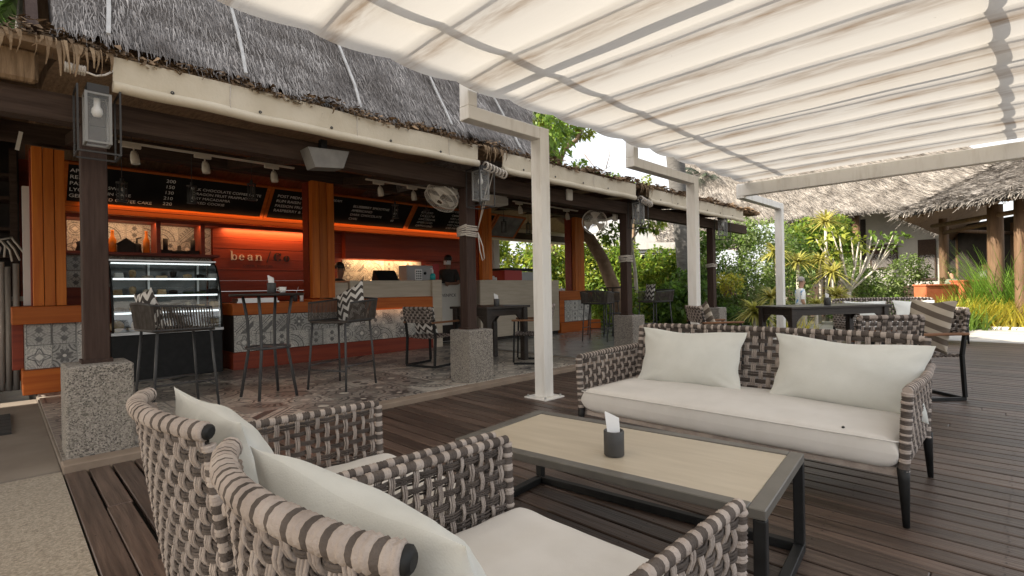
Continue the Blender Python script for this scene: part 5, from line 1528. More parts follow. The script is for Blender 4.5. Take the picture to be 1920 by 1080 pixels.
def bottle(loc, h, m, lab, grp=None, r=.032, neck=True, name='bottle', cat='bottle'):
    b = MB(); b.lathe([(.0001, 0), (r, 0), (r, h*.55), (r*.45, h*.72), (r*.4, h*.95), (r*.5, h), (.0001, h)] if neck else [(.0001, 0), (r, 0), (r*1.02, h*.8), (r*.8, h), (.0001, h)], 14)
    o = obj(name, b, m); o.location = loc; return tag(o, lab, cat, grp)
bottle((1.20, 9.66, 1.802), .33, M['orange_plastic'], 'orange bottle at the left of the first niche', r=.05)
bottle((1.62, 9.66, 1.802), .34, M['orange_plastic'], 'orange bottle at the right of the first niche', r=.045)
def gadget(x, y, z, lab, k):
    b = MB()
    if k == 0: b.box((x-.10, y-.05, z), (x+.10, y+.05, z+.12)); b.prism([(x-.13, z+.12), (x+.13, z+.12), (x, z+.22)], 'y', y-.06, y+.06)
    elif k == 1: b.lathe([(.0001, 0), (.07, 0), (.05, .08), (.06, .13), (.0001, .16)], 14, c=(x, y, z)); b.tube([(x, y, z+.14), (x, y, z+.22), (x+.06, y, z+.24)], .012, 6)
    elif k == 2: b.box((x-.08, y-.05, z), (x+.08, y+.05, z+.06)); b.tube([(x, y, z+.05), (x, y, z+.24)], .035, 8)
    else: b.lathe([(.0001, 0), (.11, .0), (.13, .045), (.03, .06), (.025, .13), (.0001, .14)], 14, c=(x, y, z))
    tag(obj('coffee_gadget', b, M['dark_in']), lab, 'coffee maker', 'coffee gadgets in the niches')
for x, k, lab in ((1.36, 0, 'small dark house-shaped grinder in the first niche'), (1.50, 1, 'small dark pot with a spout in the first niche'), (1.87, 2, 'dark coffee press left in the second niche'), (2.06, 3, 'dark flat burner in the middle of the second niche'), (2.25, 2, 'dark coffee press right in the second niche'), (.84, 1, 'dark pot in the narrow niche beside the left pillar')):
    gadget(x, 9.66, 1.801, lab, k)
# counter things
for k, (x, h) in enumerate(((3.32, .12), (3.42, .13))): bottle((x, 8.2, 1.006), h, [M['dgrey'], M['paper']][k], ['small dark jar with a straw on the counter edge', 'small white bottle beside the dark jar on the counter'][k], 'jars on the counter', .03, False, 'jar', 'jar')
b = MB(); b.tube([(3.32, 8.2, 1.10), (3.37, 8.19, 1.24)], .004, 5); tag(obj('straw_stick', b, M['paper']), 'pale straw leaning out of the dark jar', 'straw')
b = MB(); b.box((2.45, 8.15, 1.006), (3.05, 8.45, 1.03)); b.box((2.47, 8.17, 1.03), (3.03, 8.43, 1.075)); tag(obj('tray', b, M['steel']), 'low steel tray lying on the counter behind the high table', 'tray')
t = thing('till', 'black touch till with slanted screen on the pale counter', 'till', (5.05, 8.35, 1.336))
b = MB(); b.prism([(8.24, 1.336), (8.50, 1.336), (8.44, 1.52), (8.40, 1.53)], 'x', 4.84, 5.27); obj('screen', b, M['black'], t)
b = MB(); b.box((4.92, 8.42, 1.336), (5.18, 8.58, 1.37)); obj('foot', b, M['dgrey'], t)
t = thing('price_stand', 'white printed card stand on the pale counter', 'sign', (5.76, 8.33, 1.336))
obj('card', MB().box((5.68, 8.325, 1.345), (5.84, 8.335, 1.56)), M['paper'], t)
for i in range(3):
    for j in range(4): obj('printed_mark', MB().box((5.70+.045*i, 8.3225, 1.37+.045*j), (5.73+.045*i, 8.3245, 1.395+.045*j)), M['dgrey'], t)
obj('foot', MB().box((5.67, 8.29, 1.336), (5.85, 8.37, 1.345)), M['black'], t)
t = thing('sanitizer', 'aqua gel pump bottle on the pale counter end', 'bottle', (6.0, 8.2, 1.346))
b = MB(); b.lathe([(.0001, 0), (.055, 0), (.055, .10), (.03, .13), (.0001, .13)], 16); obj('gel', b, M['aqua'], t, world=False)
b = MB(); b.tube([(0, 0, .13), (0, 0, .20)], .016, 8); b.tube([(0, 0, .20), (-.02, -.01, .225), (-.06, -.02, .22)], .010, 6); obj('pump', b, M['paper'], t, world=False)
t = thing('coffee_machine', 'pale box machine with black knobs behind the pale counter', 'machine', (6.05, 8.9, 1.30))
obj('body', MB().box((5.80, 8.8, 1.0), (6.45, 9.1, 1.66), bev=.01), M['greywall'], t)
for k in range(2): obj('knob', MB().lathe([(.0001, 0), (.03, 0), (.03, .02), (.0001, .02)], 12), M['black'], t, loc=Vector((6.10+.14*k, 8.8, 1.50))-Vector((6.05, 8.9, 1.30)), rot=(PI/2, 0, 0))
obj('side_panel', MB().box((6.455, 8.82, 1.0), (6.62, 9.08, 1.70)), M['red_plastic'], t)
t = thing('ice_cream_freezer', 'white lettered ice cream freezer between the two counters', 'freezer', (6.5, 8.75, .05))
obj('body', MB().box((6.05, 8.72, .05), (7.4, 9.2, 1.29), bev=.015), M['plaster'], t)
obj('lid', MB().box((6.04, 8.71, 1.292), (7.41, 9.21, 1.33)), M['black'], t)
obj('kick', MB().box((6.2, 8.712, .06), (7.0, 8.719, .40)), M['dark_in'], t)
text('MÖVENPICK', .095, M['letter_black'], t, (6.46, 8.716, 1.0))
t = thing('red_cooler', 'red and silver cooler box with black lid on the pale counter', 'cooler', (8.5, 8.3, 1.336))
obj('body', MB().box((7.92, 8.15, 1.336), (8.47, 8.55, 1.56)), M['red_plastic'], t)
obj('body', MB().box((8.475, 8.16, 1.336), (9.45, 8.55, 1.53)), M['greywall'], t)
obj('lid', MB().box((7.90, 8.12, 1.562), (9.48, 8.57, 1.61)), M['black'], t)
bottle((9.52, 8.2, 1.336), .16, M['aqua'], 'small teal bottle at the right end of the pale service counter', None, .035, False)
for k in range(5): bottle((7.5+.07*k, 8.3, 1.336), .07+.03*(k % 2), M['paper'], 'small white paper cup on the pale service counter, %s from the left' % ['first', 'second', 'third', 'fourth', 'fifth'][k], 'cups on the service counter', .03, False, 'paper_cup', 'cup')
for k in range(3): bottle((9.85+.09*k, 8.2, 1.072), .06+.05*(k == 1), M['paper'], 'small white jar on the orange end counter, %s from the left' % ['first', 'second', 'third'][k], 'jars on the end counter', .03, k == 1, 'jar', 'jar')
b = MB(); b.box((5.55, 5.9, 2.50), (5.85, 6.15, 2.66), bev=.01); tag(obj('projector', b, M['plaster']), 'white projector hanging behind the fan', 'projector')

for k in range(9):
    x = 5.12+.085*k
    if 4.8 < x < 5.3: continue
    bottle((x+.0, 9.78, 1.06), .22+.05*(k % 3), [M['dark_in'], M['steel'], M['paper'], M['cake']][k % 4], ['dark', 'steel', 'white', 'brown'][k % 4]+' bottle before the printed backsplash, %s from the left' % ['1st', '2nd', 'first', 'second', 'third', 'fourth', 'fifth', 'sixth', 'seventh'][k], 'bottles before the backsplash', .034, k % 2 == 0)
shf = tag(obj('back_bench', MB().box((5.02, 9.55, .98), (8.1, 9.94, 1.055)), M['dark_timber']), 'dark timber work bench under the printed backsplash', 'bench')
for k in range(6):
    b = MB(); b.lathe([(.0001, 0), (.03, 0), (.042, .07), (.038, .07), (.0001, .01)], 12); o = obj('stacked_cup', b, M['white_paint']); o.location = (8.32+.09*k, 9.88, 1.062+.5*(k % 2))
    tag(o, 'white cup on the %s red wall shelf at far right, %s from the left' % (['lower', 'upper'][k % 2], ['first', 'second', 'third'][k//2]), 'cup', 'cups on the wall shelves')

# ================================================================ people
def person(name, lab, loc, rotz, h=1.72, pose='stand', shirt='dark_shirt', skin='skin', hair='hair', trousers='trouser', mask=False, head_pitch=0.0):
    t = thing('person', lab, 'person', loc, rotz)
    s = h/1.75
    J = {}; E = []; Rr = {}
    def j(n, p, r): J[n] = Vector(p)*s; Rr[n] = r*s
    j('pel', (0, 0, .95), .135); j('wai', (0, 0, 1.10), .125); j('che', (.01, 0, 1.30), .145); j('nec', (.02, 0, 1.46), .065); j('nk2', (.035, 0, 1.52), .055)
    j('hd1', (.05, 0, 1.60), .078); j('hd2', (.045, 0, 1.69), .080)
    E += [('pel', 'wai'), ('wai', 'che'), ('che', 'nec'), ('nec', 'nk2'), ('nk2', 'hd1'), ('hd1', 'hd2')]
    for q, sy in (('l', 1), ('r', -1)):
        j('hip'+q, (0, sy*.10, .88), .105); j('kn'+q, (.03 if sy > 0 else .06, sy*.11, .49), .062); j('an'+q, (-.03 if sy > 0 else .04, sy*.11, .09), .042); j('to'+q, (.12 if sy > 0 else .19, sy*.13, .035), .036)
        E += [('pel', 'hip'+q), ('hip'+q, 'kn'+q), ('kn'+q, 'an'+q), ('an'+q, 'to'+q)]
        j('sh'+q, (0, sy*.175, 1.405), .068)
        if pose == 'work':
            el = (.10, sy*.26, 1.14); wr = (.34, sy*.14, 1.13); hd = (.42, sy*.10, 1.13); fd = Vector((1, -sy*.3, -.1))
        elif pose == 'walk':
            el = (-.06 if sy < 0 else .03, sy*.235, 1.13); wr = (.06 if sy < 0 else .12, sy*.235, .90); hd = (.085 if sy < 0 else .15, sy*.23, .82); fd = Vector((.3, 0, -1))
        else:
            el = (.0, sy*.245, 1.12); wr = (.05, sy*.245, .88); hd = (.07, sy*.24, .80); fd = Vector((.2, 0, -1))
        j('el'+q, el, .047); j('wr'+q, wr, .030); j('pm'+q, hd, .036)
        E += [('che', 'sh'+q), ('sh'+q, 'el'+q), ('el'+q, 'wr'+q), ('wr'+q, 'pm'+q)]
        fd.normalize(); side = fd.cross(Vector((0, sy, .2))).normalized()
        for f in range(4):
            o_ = side*(.026*(f-1.5)); L_ = (.062, .075, .07, .055)[f]
            base_ = Vector(hd)+o_+fd*.02
            j('f%d%s' % (f, q), base_+fd*L_*.55, .0095); j('g%d%s' % (f, q), base_+fd*L_+Vector((0, -sy*.012, 0)), .0085)
            E += [('pm'+q, 'f%d%s' % (f, q)), ('f%d%s' % (f, q), 'g%d%s' % (f, q))]
        j('th'+q, Vector(hd)+side*-.045+fd*.01, .010); j('tj'+q, Vector(hd)+side*-.058+fd*.04, .009); E += [('pm'+q, 'th'+q), ('th'+q, 'tj'+q)]
    names = list(J)
    me = bpy.data.meshes.new('body'); me.from_pydata([J[n] for n in names], [(names.index(a), names.index(b)) for a, b in E], [])
    o = bpy.data.objects.new('body', me); C.objects.link(o)
    o.modifiers.new('Skin', 'SKIN'); me.skin_vertices or None
    if not me.skin_vertices:
        bm_ = __import__('bmesh').new(); bm_.from_mesh(me); bm_.verts.layers.skin.verify(); bm_.to_mesh(me); bm_.free()
    for k, n in enumerate(names):
        sv_ = me.skin_vertices[0].data[k]; sv_.radius = (Rr[n], Rr[n]*(1.0 if n[:2] in ('hd', 'el', 'wr') else 1.0)); sv_.use_root = (n == 'pel')
    ss = o.modifiers.new('Sub', 'SUBSURF'); ss.levels = 1; ss.render_levels = 1
    dg = bpy.context.evaluated_depsgraph_get()
    nm = bpy.data.meshes.new_from_object(o.evaluated_get(dg))
    bpy.data.objects.remove(o)
    nm.name = 'body'; nm.materials.clear()
    for m_ in (skin, shirt, trousers, 'black'): nm.materials.append(M[m_])
    mi = []
    for p in nm.polygons:
        c = p.center/s
        armout = abs(c.y) > .19 or c.x > .17
        if c.z < .075: k = 3
        elif c.z > 1.47: k = 0
        elif pose == 'work' and c.x > .12 and c.z > .95: k = 0
        elif c.z < .98 and not (abs(c.y) > .185): k = 2
        elif abs(c.y) > .185 and c.z < 1.16: k = 0
        else: k = 1
        mi.append(k)
    nm.polygons.foreach_set('material_index', mi); nm.polygons.foreach_set('use_smooth', [True]*len(nm.polygons))
    body = bpy.data.objects.new('body', nm); C.objects.link(body); body.parent = t
    hc = Vector((.045, 0, 1.665))*s
    b = MB()
    b.grid(lambda u, v: hc+Vector((-.012+.103*math.sin(v*PI*.60)*math.cos(2*PI*u)*(1 if math.cos(2*PI*u) < .2 else .80), .090*math.sin(v*PI*.60)*math.sin(2*PI*u), .028+.098*math.cos(v*PI*.60)))*1.0, 20, 9)
    obj('hair', b, M[hair], t, world=False)
    b = MB(); fx = hc.x+.082
    b.tube([(fx-.005, 0, hc.z+.0), (fx+.016, 0, hc.z-.03), (fx-.004, 0, hc.z-.04)], [.007, .012, .008], 7); obj('nose', b, M[skin], t, world=False)
    for sy in (-1, 1):
        b = MB(); b.lathe([(.0001, -.008), (.010, -.004), (.012, 0), (.010, .004), (.0001, .008)], 8, c=(fx-.012, sy*.032, hc.z+.008)); obj('eye', b, M['hair'], t, world=False)
        b = MB(); b.lathe([(.0001, -.03), (.012, -.02), (.014, 0), (.012, .02), (.0001, .03)], 8, c=(hc.x-.005, sy*.088, hc.z-.01)); obj('ear', b, M[skin], t, world=False)
    if mask:
        b = MB(); b.grid(lambda u, v: hc+Vector((.085*math.cos((u-.5)*2.2)+.012, .090*math.sin((u-.5)*2.2), -.015-.085*v)), 10, 5); obj('face_mask', b, M['mask'], t, world=False)
    else:
        b = MB(); b.tube([(fx-.006, -.022, hc.z-.062), (fx+.002, 0, hc.z-.060), (fx-.006, .022, hc.z-.062)], .006, 6); obj('mouth', b, M['terracotta'], t, world=False)
    return t
person('person', 'masked worker in dark top with cropped hair standing behind the freezer', (6.98, 8.95, .18), math.radians(215), 1.70, 'work', 'dark_shirt', 'skin2', mask=True)
person('person', 'worker in black bending in shadow just right of the middle orange pillar', (4.42, 8.95, -.02), math.radians(-60), 1.68, 'work', 'dark_shirt', 'skin2', trousers='dark_shirt')
person('person', 'grey haired man in white and blue shirt walking through the garden', (14.95, 4.20, -.40), math.radians(-48), 1.70, 'walk', 'white_shirt', 'skin', 'hairg')
person('person', 'dark haired person in sage shirt with back turned in the thatched pavilion', (*atpx(1787, 14.6), -.15), math.radians(40), 1.62, 'stand', 'green_shirt', 'skin', trousers='dark_shirt')
person('person', 'taller person in sage shirt facing right in the thatched pavilion', (*atpx(1843, 14.2), -.05), math.radians(-60), 1.74, 'work', 'green_shirt', 'skin', trousers='dark_shirt')

# ================================================================ thatched house and pavilion beyond the deck
def P2(px_, d, z): x, y = atpx(px_, d); return Vector((x, y, z))
house = thing('thatched_house', 'white walled house under a broad silvery thatched roof', 'building', (*atpx(1640, 20), -.3))
A_, B_ = P2(1325, 25, 4.1), P2(1960, 16.8, 4.05)
bk_ = Vector((.79, .61, 0))
def Sh(u, v):
    p = A_.lerp(B_, u)+bk_*(6.5*v)+Vector((0, 0, 5.0*v-.5*v*(1-v)))
    p.z += .10*mnoise.noise((p.x*.5, p.y*.5, 1))+.06*mnoise.noise((p.x*2, p.y*2, 5)); return p
b = MB(); b.grid(Sh, 60, 24); b.grid(lambda u, v: Sh(u, v)-Vector((0, 0, .22)), 20, 8, flip=True)
rf = obj('roof', b, M['thatch_sun'], house)
dn = (-bk_+Vector((0, 0, -.58))).normalized(); nn_ = Vector((-.4, -.31, .86))
V = blades(24000, Sh, dn, .46, .020, .25, .25, nn_)
Ve = blades(4500, lambda u, v: Sh(u, v*.03), dn+Vector((0, 0, -.3)), .26, .020, .3, .45, nn_)
o = obj('straw', quads_mesh('straw', np.concatenate([V, Ve]), M['thatch_sun']), None, rf); o['kind'] = 'stuff'
wl = (B_-A_).normalized(); wn = Vector((-wl.y, wl.x, 0))
if wn.dot(Vector((1, 1, 0))) < 0: wn = -wn
def wallpt(px_, off=0):
    # on the wall line, 1.3 m behind the eave
    o_ = A_+wn*(2.3+off); dx, dy = atpx(px_, 1.0); d = Vector((dx, dy, 0))
    # solve o_+wl*s = d*k
    det = d.x*(-wl.y)-d.y*(-wl.x)
    k = (o_.x*(-wl.y)-o_.y*(-wl.x))/det
    return d*k
def wquad(p0, p1, z0, z1, th):
    b = MB(); n = wn*th
    P = [Vector((p.x, p.y, z))+q for q in (n*0, n) for (p, z) in ((p0, z0), (p1, z0), (p1, z1), (p0, z1))]
    b.add(P, [(3, 2, 1, 0), (4, 5, 6, 7), (0, 1, 5, 4), (1, 2, 6, 5), (2, 3, 7, 6), (3, 0, 4, 7)]); return b
obj('wall', wquad(wallpt(1470), wallpt(1770), -.36, 4.6, .2), M['house_wall'], house)
for a, c, z0, z1 in ((1632, 1684, 1.7, 2.75), (1722, 1756, 1.2, 2.85)):
    w_ = obj('window', wquad(wallpt(a, -.06), wallpt(c, -.06), z0, z1, .055), M['dark_timber'], house)
    obj('pane', wquad(wallpt(a+3, -.075), wallpt(c-3, -.075), z0+.08, z0+(z1-z0)*.62, .012), M['glass_dusty'], w_, loc=(0, 0, 0))
obj('wall_foot_shade', wquad(wallpt(1475, -.03), wallpt(1765, -.03), -.36, 1.0, .025), M['dark_timber'], house)  # dark foot added over the wall, painted shade where sun slips under the eave
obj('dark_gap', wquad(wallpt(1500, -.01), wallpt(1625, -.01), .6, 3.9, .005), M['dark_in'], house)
for px_, d in ((1607, 21), (1500, 23)):
    p = P2(px_, d, 0); b = MB(); b.tube([(p.x, p.y, -.36), (p.x, p.y, 1.5), (p.x, p.y, 4.2)], [.16, .15, .15], 12); obj('column', b, M['log'], house)

pav = thing('thatched_pavilion', 'open log pavilion with a shaggy thatched roof at right', 'pavilion', (*atpx(1860, 13.5), -.3))
T_ = P2(1685, 14.3, 3.10); E2 = P2(2150, 9.2, 3.08); TL = P2(1795, 21, 2.9)
apx = P2(2010, 17.5, 6.6)
apx2 = P2(2300, 14, 6.6)
def Sp(u, v):
    p = T_.lerp(E2, u).lerp(apx.lerp(apx2, u), v); p.z += -.35*math.sin(PI*v)*.6+.07*mnoise.noise((p.x*1.3, p.y*1.3, 2))
    return p
def Sq(u, v):
    p = TL.lerp(T_, u).lerp(apx, v); p.z += -.35*math.sin(PI*v)*.6+.07*mnoise.noise((p.x*1.3, p.y*1.3, 2)); return p
b = MB(); b.grid(Sp, 40, 18); b.grid(Sq, 30, 18)
prf = obj('roof', b, M['thatch_sun'], pav)
b = MB(); b.grid(lambda u, v: Sp(u, v)-Vector((0, 0, .16)), 20, 8, flip=True); b.grid(lambda u, v: Sq(u, v)-Vector((0, 0, .16)), 20, 8, flip=True); obj('roof_underside', b, M['under'], pav)
def slope_dn(S):
    def f(p): return None
    a = (S(.5, 0)-S(.5, .4)).normalized(); e = S(.6, .2)-S(.4, .2); n = e.cross(-a).normalized()
    if n.z < 0: n = -n
    return a, n
aP, nP = slope_dn(Sp); aQ, nQ = slope_dn(Sq)
V = np.concatenate([blades(20000, Sp, aP, .40, .017, .3, .3, nP), blades(3500, lambda u, v: Sp(u, v*.05), aP+Vector((0, 0, -.25)), .22, .028, .3, .8, nP),
                    blades(9000, Sq, aQ, .40, .017, .3, .3, nQ), blades(1800, lambda u, v: Sq(u, v*.05), aQ+Vector((0, 0, -.25)), .22, .028, .3, .8, nQ),
                    blades(1500, lambda u, v: Sp(u*.05, v*.6), aP*.7+aQ*.7, .36, .03, .3, .8, nP)])
o = obj('straw', quads_mesh('straw', V, M['thatch_sun']), None, prf); o['kind'] = 'stuff'
for px_, d, r in ((1868, 12.9, .165), (1771, 15.6, .12), (1915, 12.1, .12), (1905, 17, .12), (1800, 20, .12)):
    p = P2(px_, d, 0); b = MB(); b.tube([(p.x, p.y, -.36), (p.x+.01, p.y, .8), (p.x, p.y, 2.0), (p.x, p.y, 3.05)], [r*1.1, r, r, r*.95], 14); obj('column', b, M['log'], pav)
for (a, da, c, dc_, z) in ((1750, 15.2, 1960, 11.5, 2.78), (1771, 15.6, 1868, 13.0, 2.62), (1771, 15.6, 1905, 17, 2.7)):
    b = MB(); b.tube([P2(a, da, z), P2(c, dc_, z)], .06, 8); obj('beam', b, M['log'], pav)
for k in range(12):
    u = (k+.5)/12; b = MB(); b.tube([Sp(u, .02)-Vector((0, 0, .2)), Sp(u*.8+.1, .85)-Vector((0, 0, .25))], .035, 6); obj('rafter', b, M['log'], pav)
p0, p1 = P2(1765, 21, 0), P2(1990, 15.5, 0)
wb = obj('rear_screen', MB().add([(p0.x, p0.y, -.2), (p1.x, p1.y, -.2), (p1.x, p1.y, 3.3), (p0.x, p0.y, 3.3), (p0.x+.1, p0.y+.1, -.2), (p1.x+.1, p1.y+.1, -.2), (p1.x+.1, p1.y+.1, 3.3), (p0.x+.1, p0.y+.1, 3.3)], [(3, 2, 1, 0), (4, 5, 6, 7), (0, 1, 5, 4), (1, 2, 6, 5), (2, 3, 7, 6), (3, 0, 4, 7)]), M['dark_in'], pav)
for a, c, z0, z1 in ((.06, .17, 1.0, 2.1), (.2, .36, .9, 2.1), (.62, .70, .9, 2.0)):
    q0, q1 = p0.lerp(p1, a), p0.lerp(p1, c); n = Vector((-.03, -.03, 0))
    b = MB(); b.add([(q0.x+n.x, q0.y+n.y, z0), (q1.x+n.x, q1.y+n.y, z0), (q1.x+n.x, q1.y+n.y, z1), (q0.x+n.x, q0.y+n.y, z1), (q0.x, q0.y, z0), (q1.x, q1.y, z0), (q1.x, q1.y, z1), (q0.x, q0.y, z1)], [(0, 1, 2, 3), (7, 6, 5, 4), (0, 4, 5, 1), (2, 6, 7, 3), (1, 5, 6, 2), (0, 3, 7, 4)])
    obj('window', b, M['leaf_d'], pav)
q = [P2(1690, 15.4, 0), P2(1990, 10.6, 0), P2(2100, 17, 0), P2(1765, 21, 0)]
b = MB(); b.add([(v.x, v.y, -.33) for v in q]+[(v.x, v.y, -.12) for v in q], [(3, 2, 1, 0), (4, 5, 6, 7), (0, 1, 5, 4), (1, 2, 6, 5), (2, 3, 7, 6), (3, 0, 4, 7)]); obj('floor', b, M['dark_timber'], pav)
for px_, d, w_, h, lab in ((1752, 14.0, .85, 1.12, 'terracotta planter box left of the pavilion column'), (1822, 13.9, .85, 1.22, 'terracotta planter box between the pavilion columns')):
    p = P2(px_, d, -.1)
    t = thing('planter', lab, 'planter', p, math.radians(-42), 'terracotta planter boxes')
    obj('box', MB().box((-w_/2, -.2, 0), (w_/2, .2, h), bev=.015), M['terracotta'], t, world=False)
    obj('rim', MB().box((-w_/2-.02, -.22, h), (w_/2+.02, .22, h+.05), bev=.01), M['terracotta'], t, world=False)

# grey building and awning behind the hedge
gb = thing('grey_building', 'pale grey building with a long white awning behind the hedge', 'building', (*atpx(1230, 31), -.3))
def face(pa, da, pc_, dc_, z0, z1, th, m, name):
    a, c = P2(pa, da, 0), P2(pc_, dc_, 0); n = Vector((.7, .7, 0))*th
    b = MB(); b.add([(a.x, a.y, z0), (c.x, c.y, z0), (c.x, c.y, z1), (a.x, a.y, z1), (a.x+n.x, a.y+n.y, z0), (c.x+n.x, c.y+n.y, z0), (c.x+n.x, c.y+n.y, z1), (a.x+n.x, a.y+n.y, z1)], [(0, 1, 2, 3), (7, 6, 5, 4), (0, 4, 5, 1), (2, 6, 7, 3), (1, 5, 6, 2), (0, 3, 7, 4)])
    return obj(name, b, M[m], gb)
face(1130, 32, 1245, 31, -.36, 5.3, 6, 'greywall', 'wall')
face(1010, 33, 1130, 32, -.36, 4.4, 5, 'plaster', 'wall')
face(1110, 27, 1345, 27, 3.1, 3.45, 1.5, 'white_paint', 'awning')
face(1112, 27.1, 1343, 27.1, 2.92, 3.02, 1.2, 'greywall', 'awning_rail')
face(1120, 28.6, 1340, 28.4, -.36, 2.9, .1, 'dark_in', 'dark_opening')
rr_ = thing('distant_thatch', 'low thatched roof seen past the wrapped trunk', 'roof', (*atpx(1310, 27), 3.5))
a_, c_ = P2(1235, 27.5, 3.55), P2(1420, 26, 3.0)
def Sr(u, v): return a_.lerp(c_, u)+Vector((.7, .7, 0))*(4*v)+Vector((0, 0, 2.6*v+.06*mnoise.noise((u*20, v*9, 1))))
b = MB(); b.grid(Sr, 30, 10); b.grid(lambda u, v: Sr(u, v)-Vector((0, 0, .2)), 10, 4, flip=True); obj('roof', b, M['thatch_sun'], rr_)
o = obj('straw', quads_mesh('straw', blades(3500, Sr, (-.6, -.6, -.5), .4, .05, .3, .5, Vector((-.4, -.4, .8))), M['thatch_sun']), None, rr_); o['kind'] = 'stuff'
b = MB()
for k in range(3):
    p = P2(1250+70*k, 27.6, 0); b = MB(); b.tube([(p.x, p.y, -.36), (p.x, p.y, 3.6)], .12, 8); obj('column', b, M['log'], rr_)

# ================================================================ planting
def leaf_cloud(centers, radii, n, L, Wd, shell=.55, droop=.2, seed=0, flat=1.0):
    """leaf quads (kite shaped) through lumpy volumes"""
    r_ = np.random.default_rng(seed)
    c = np.asarray(centers, float); rad = np.asarray(radii, float)
    wgt = rad[:, 0]*rad[:, 1]*rad[:, 2]; wgt = (wgt**.67); wgt /= wgt.sum()
    idx = r_.choice(len(c), n, p=wgt)
    d = r_.normal(size=(n, 3)); d /= np.linalg.norm(d, axis=1, keepdims=True)
    rr = (r_.random(n)**(1/3))*(1-shell)+shell*(.75+.25*r_.random(n))
    # clumps: gather leaves towards random tufts
    tuf = r_.normal(size=(60, 3)); tuf /= np.linalg.norm(tuf, axis=1, keepdims=True)
    k = r_.integers(60, size=n); mix_ = (r_.random(n) < .65)[:, None]
    d = np.where(mix_, d*.32+tuf[k], d); d /= np.linalg.norm(d, axis=1, keepdims=True)
    rr = rr*np.where(mix_[:, 0], .86+.22*((k*37) % 10)/10, .9)
    p = c[idx]+d*rad[idx]*rr[:, None]
    dirv = d*.7+r_.normal(size=(n, 3))*.7+np.array([0, 0, .25-droop]); dirv /= np.linalg.norm(dirv, axis=1, keepdims=True)
    sd_ = np.cross(dirv, r_.normal(size=(n, 3))*.8+np.array([0, 0, 1.0])); sd_ /= (np.linalg.norm(sd_, axis=1, keepdims=True)+1e-9)
    l = (L*(.6+.8*r_.random(n)))[:, None]; w_ = (Wd*(.6+.8*r_.random(n)))[:, None]
    V = np.stack([p, p+dirv*l*.5+sd_*w_*.5, p+dirv*l-np.array([0, 0, 1])*l*droop, p+dirv*l*.5-sd_*w_*.5], axis=1)
    return V
def shrub(lab, px_, d, wpx, ztop, zb, depth, n, L, mats_, seed, group='shrubs behind the terrace', lumps=7, name='shrub', cat='shrub', Wd=None):
    x, y = atpx(px_, d); hw = wpx/2/FPX*d
    t = thing(name, lab, cat, (x, y, zb), 0, group)
    r_ = np.random.default_rng(seed); cs, rs = [], []
    H2 = (ztop-zb)/2
    for k in range(lumps):
        a = (k+.5)/lumps*2-1
        ox = a*hw*.72; oy = r_.uniform(-.5, .5)*depth; oz = r_.uniform(.35, 1.15)*H2
        pos = rt*ox+fw*oy
        rad = (hw*r_.uniform(.36, .55), depth*.55, H2*r_.uniform(.55, .85))
        rad = (max(.3, rad[0]), max(.3, rad[1]), min(rad[2], max(.2, ztop-zb-oz)))
        cs.append((pos.x, pos.y, oz)); rs.append(rad)
    for k in range(lumps):
        ox = r_.uniform(-.8, .8)*hw; pos = rt*ox+fw*r_.uniform(-.4, .2)*depth
        rd = r_.uniform(.18, .34)*min(H2*1.6, hw*1.2); cs.append((pos.x, pos.y, max(.1, ztop-zb-rd*r_.uniform(1.0, 2.6)))); rs.append((rd, rd, rd))
    n1 = int(n*.62)
    V1 = leaf_cloud(cs, rs, n, L, Wd or L*.5, seed=seed)
    mi = (r_.random(n) < .35).astype(int)
    obj('foliage', quads_mesh('foliage', V1, [M[m_] for m_ in mats_], mi), None, t, world=False)
    b = MB()
    for k in range(5):
        e = Vector(cs[k % lumps]); b.tube([(0.15*math.cos(k*1.3), .15*math.sin(k*1.3), 0), (e.x*.5, e.y*.5, e.z*.5), (e.x, e.y, e.z)], [.03, .022, .01], 6)
    obj('stem', b, M['bark'], t, world=False)
    return t
shrub('sunlit yellow-green hedge bush seen left of the nearest canopy post', 975, 18.5, 150, 3.2, -.36, 1.6, 9000, .17, ('leaf_c', 'leaf_a'), 1)
shrub('sunlit hedge bush between the canopy post and the far orange pillar', 1050, 18, 140, 3.1, -.36, 1.6, 8000, .16, ('leaf_c', 'leaf_a'), 2)
shrub('mixed green hedge bush behind the leaning brown trunk', 1130, 18, 150, 2.95, -.36, 1.6, 9000, .16, ('leaf_a', 'leaf_c'), 3)
shrub('broad green hedge bush right of the coiled-rope post', 1235, 17, 150, 2.65, -.36, 1.5, 9500, .14, ('leaf_a', 'leaf_c'), 4)
shrub('dark glossy bush low before the hedge at the wrapped trunk', 1262, 14.5, 110, 1.35, -.36, 1.0, 5000, .16, ('leaf_b', 'leaf_a'), 5)
shrub('low green bush behind the far high stools', 1165, 14.6, 170, 1.25, -.36, 1.0, 6500, .13, ('leaf_a', 'leaf_c'), 6)
shrub('bright shrub behind the far thin dark post', 1345, 16.5, 110, 3.0, -.36, 1.3, 6000, .13, ('leaf_a', 'leaf_b'), 7)
shrub('large grey-green bush right of the far thin dark post', 1400, 15.5, 150, 3.3, -.36, 1.5, 11000, .10, ('leaf_d', 'leaf_a'), 8)
shrub('dense dark bush behind the walking man', 1450, 17, 140, 3.0, -.36, 1.3, 8000, .09, ('leaf_b', 'leaf_d'), 9)
shrub('light green leafy shrub above the yuccas beside the house wall', 1530, 18.5, 150, 3.7, 1.2, 1.2, 6000, .17, ('leaf_a', 'leaf_c'), 10)
shrub('rounded grey-green bush in front of the white house windows', 1655, 15.3, 150, 2.05, -.36, 1.2, 13000, .085, ('leaf_d', 'leaf_a'), 11)
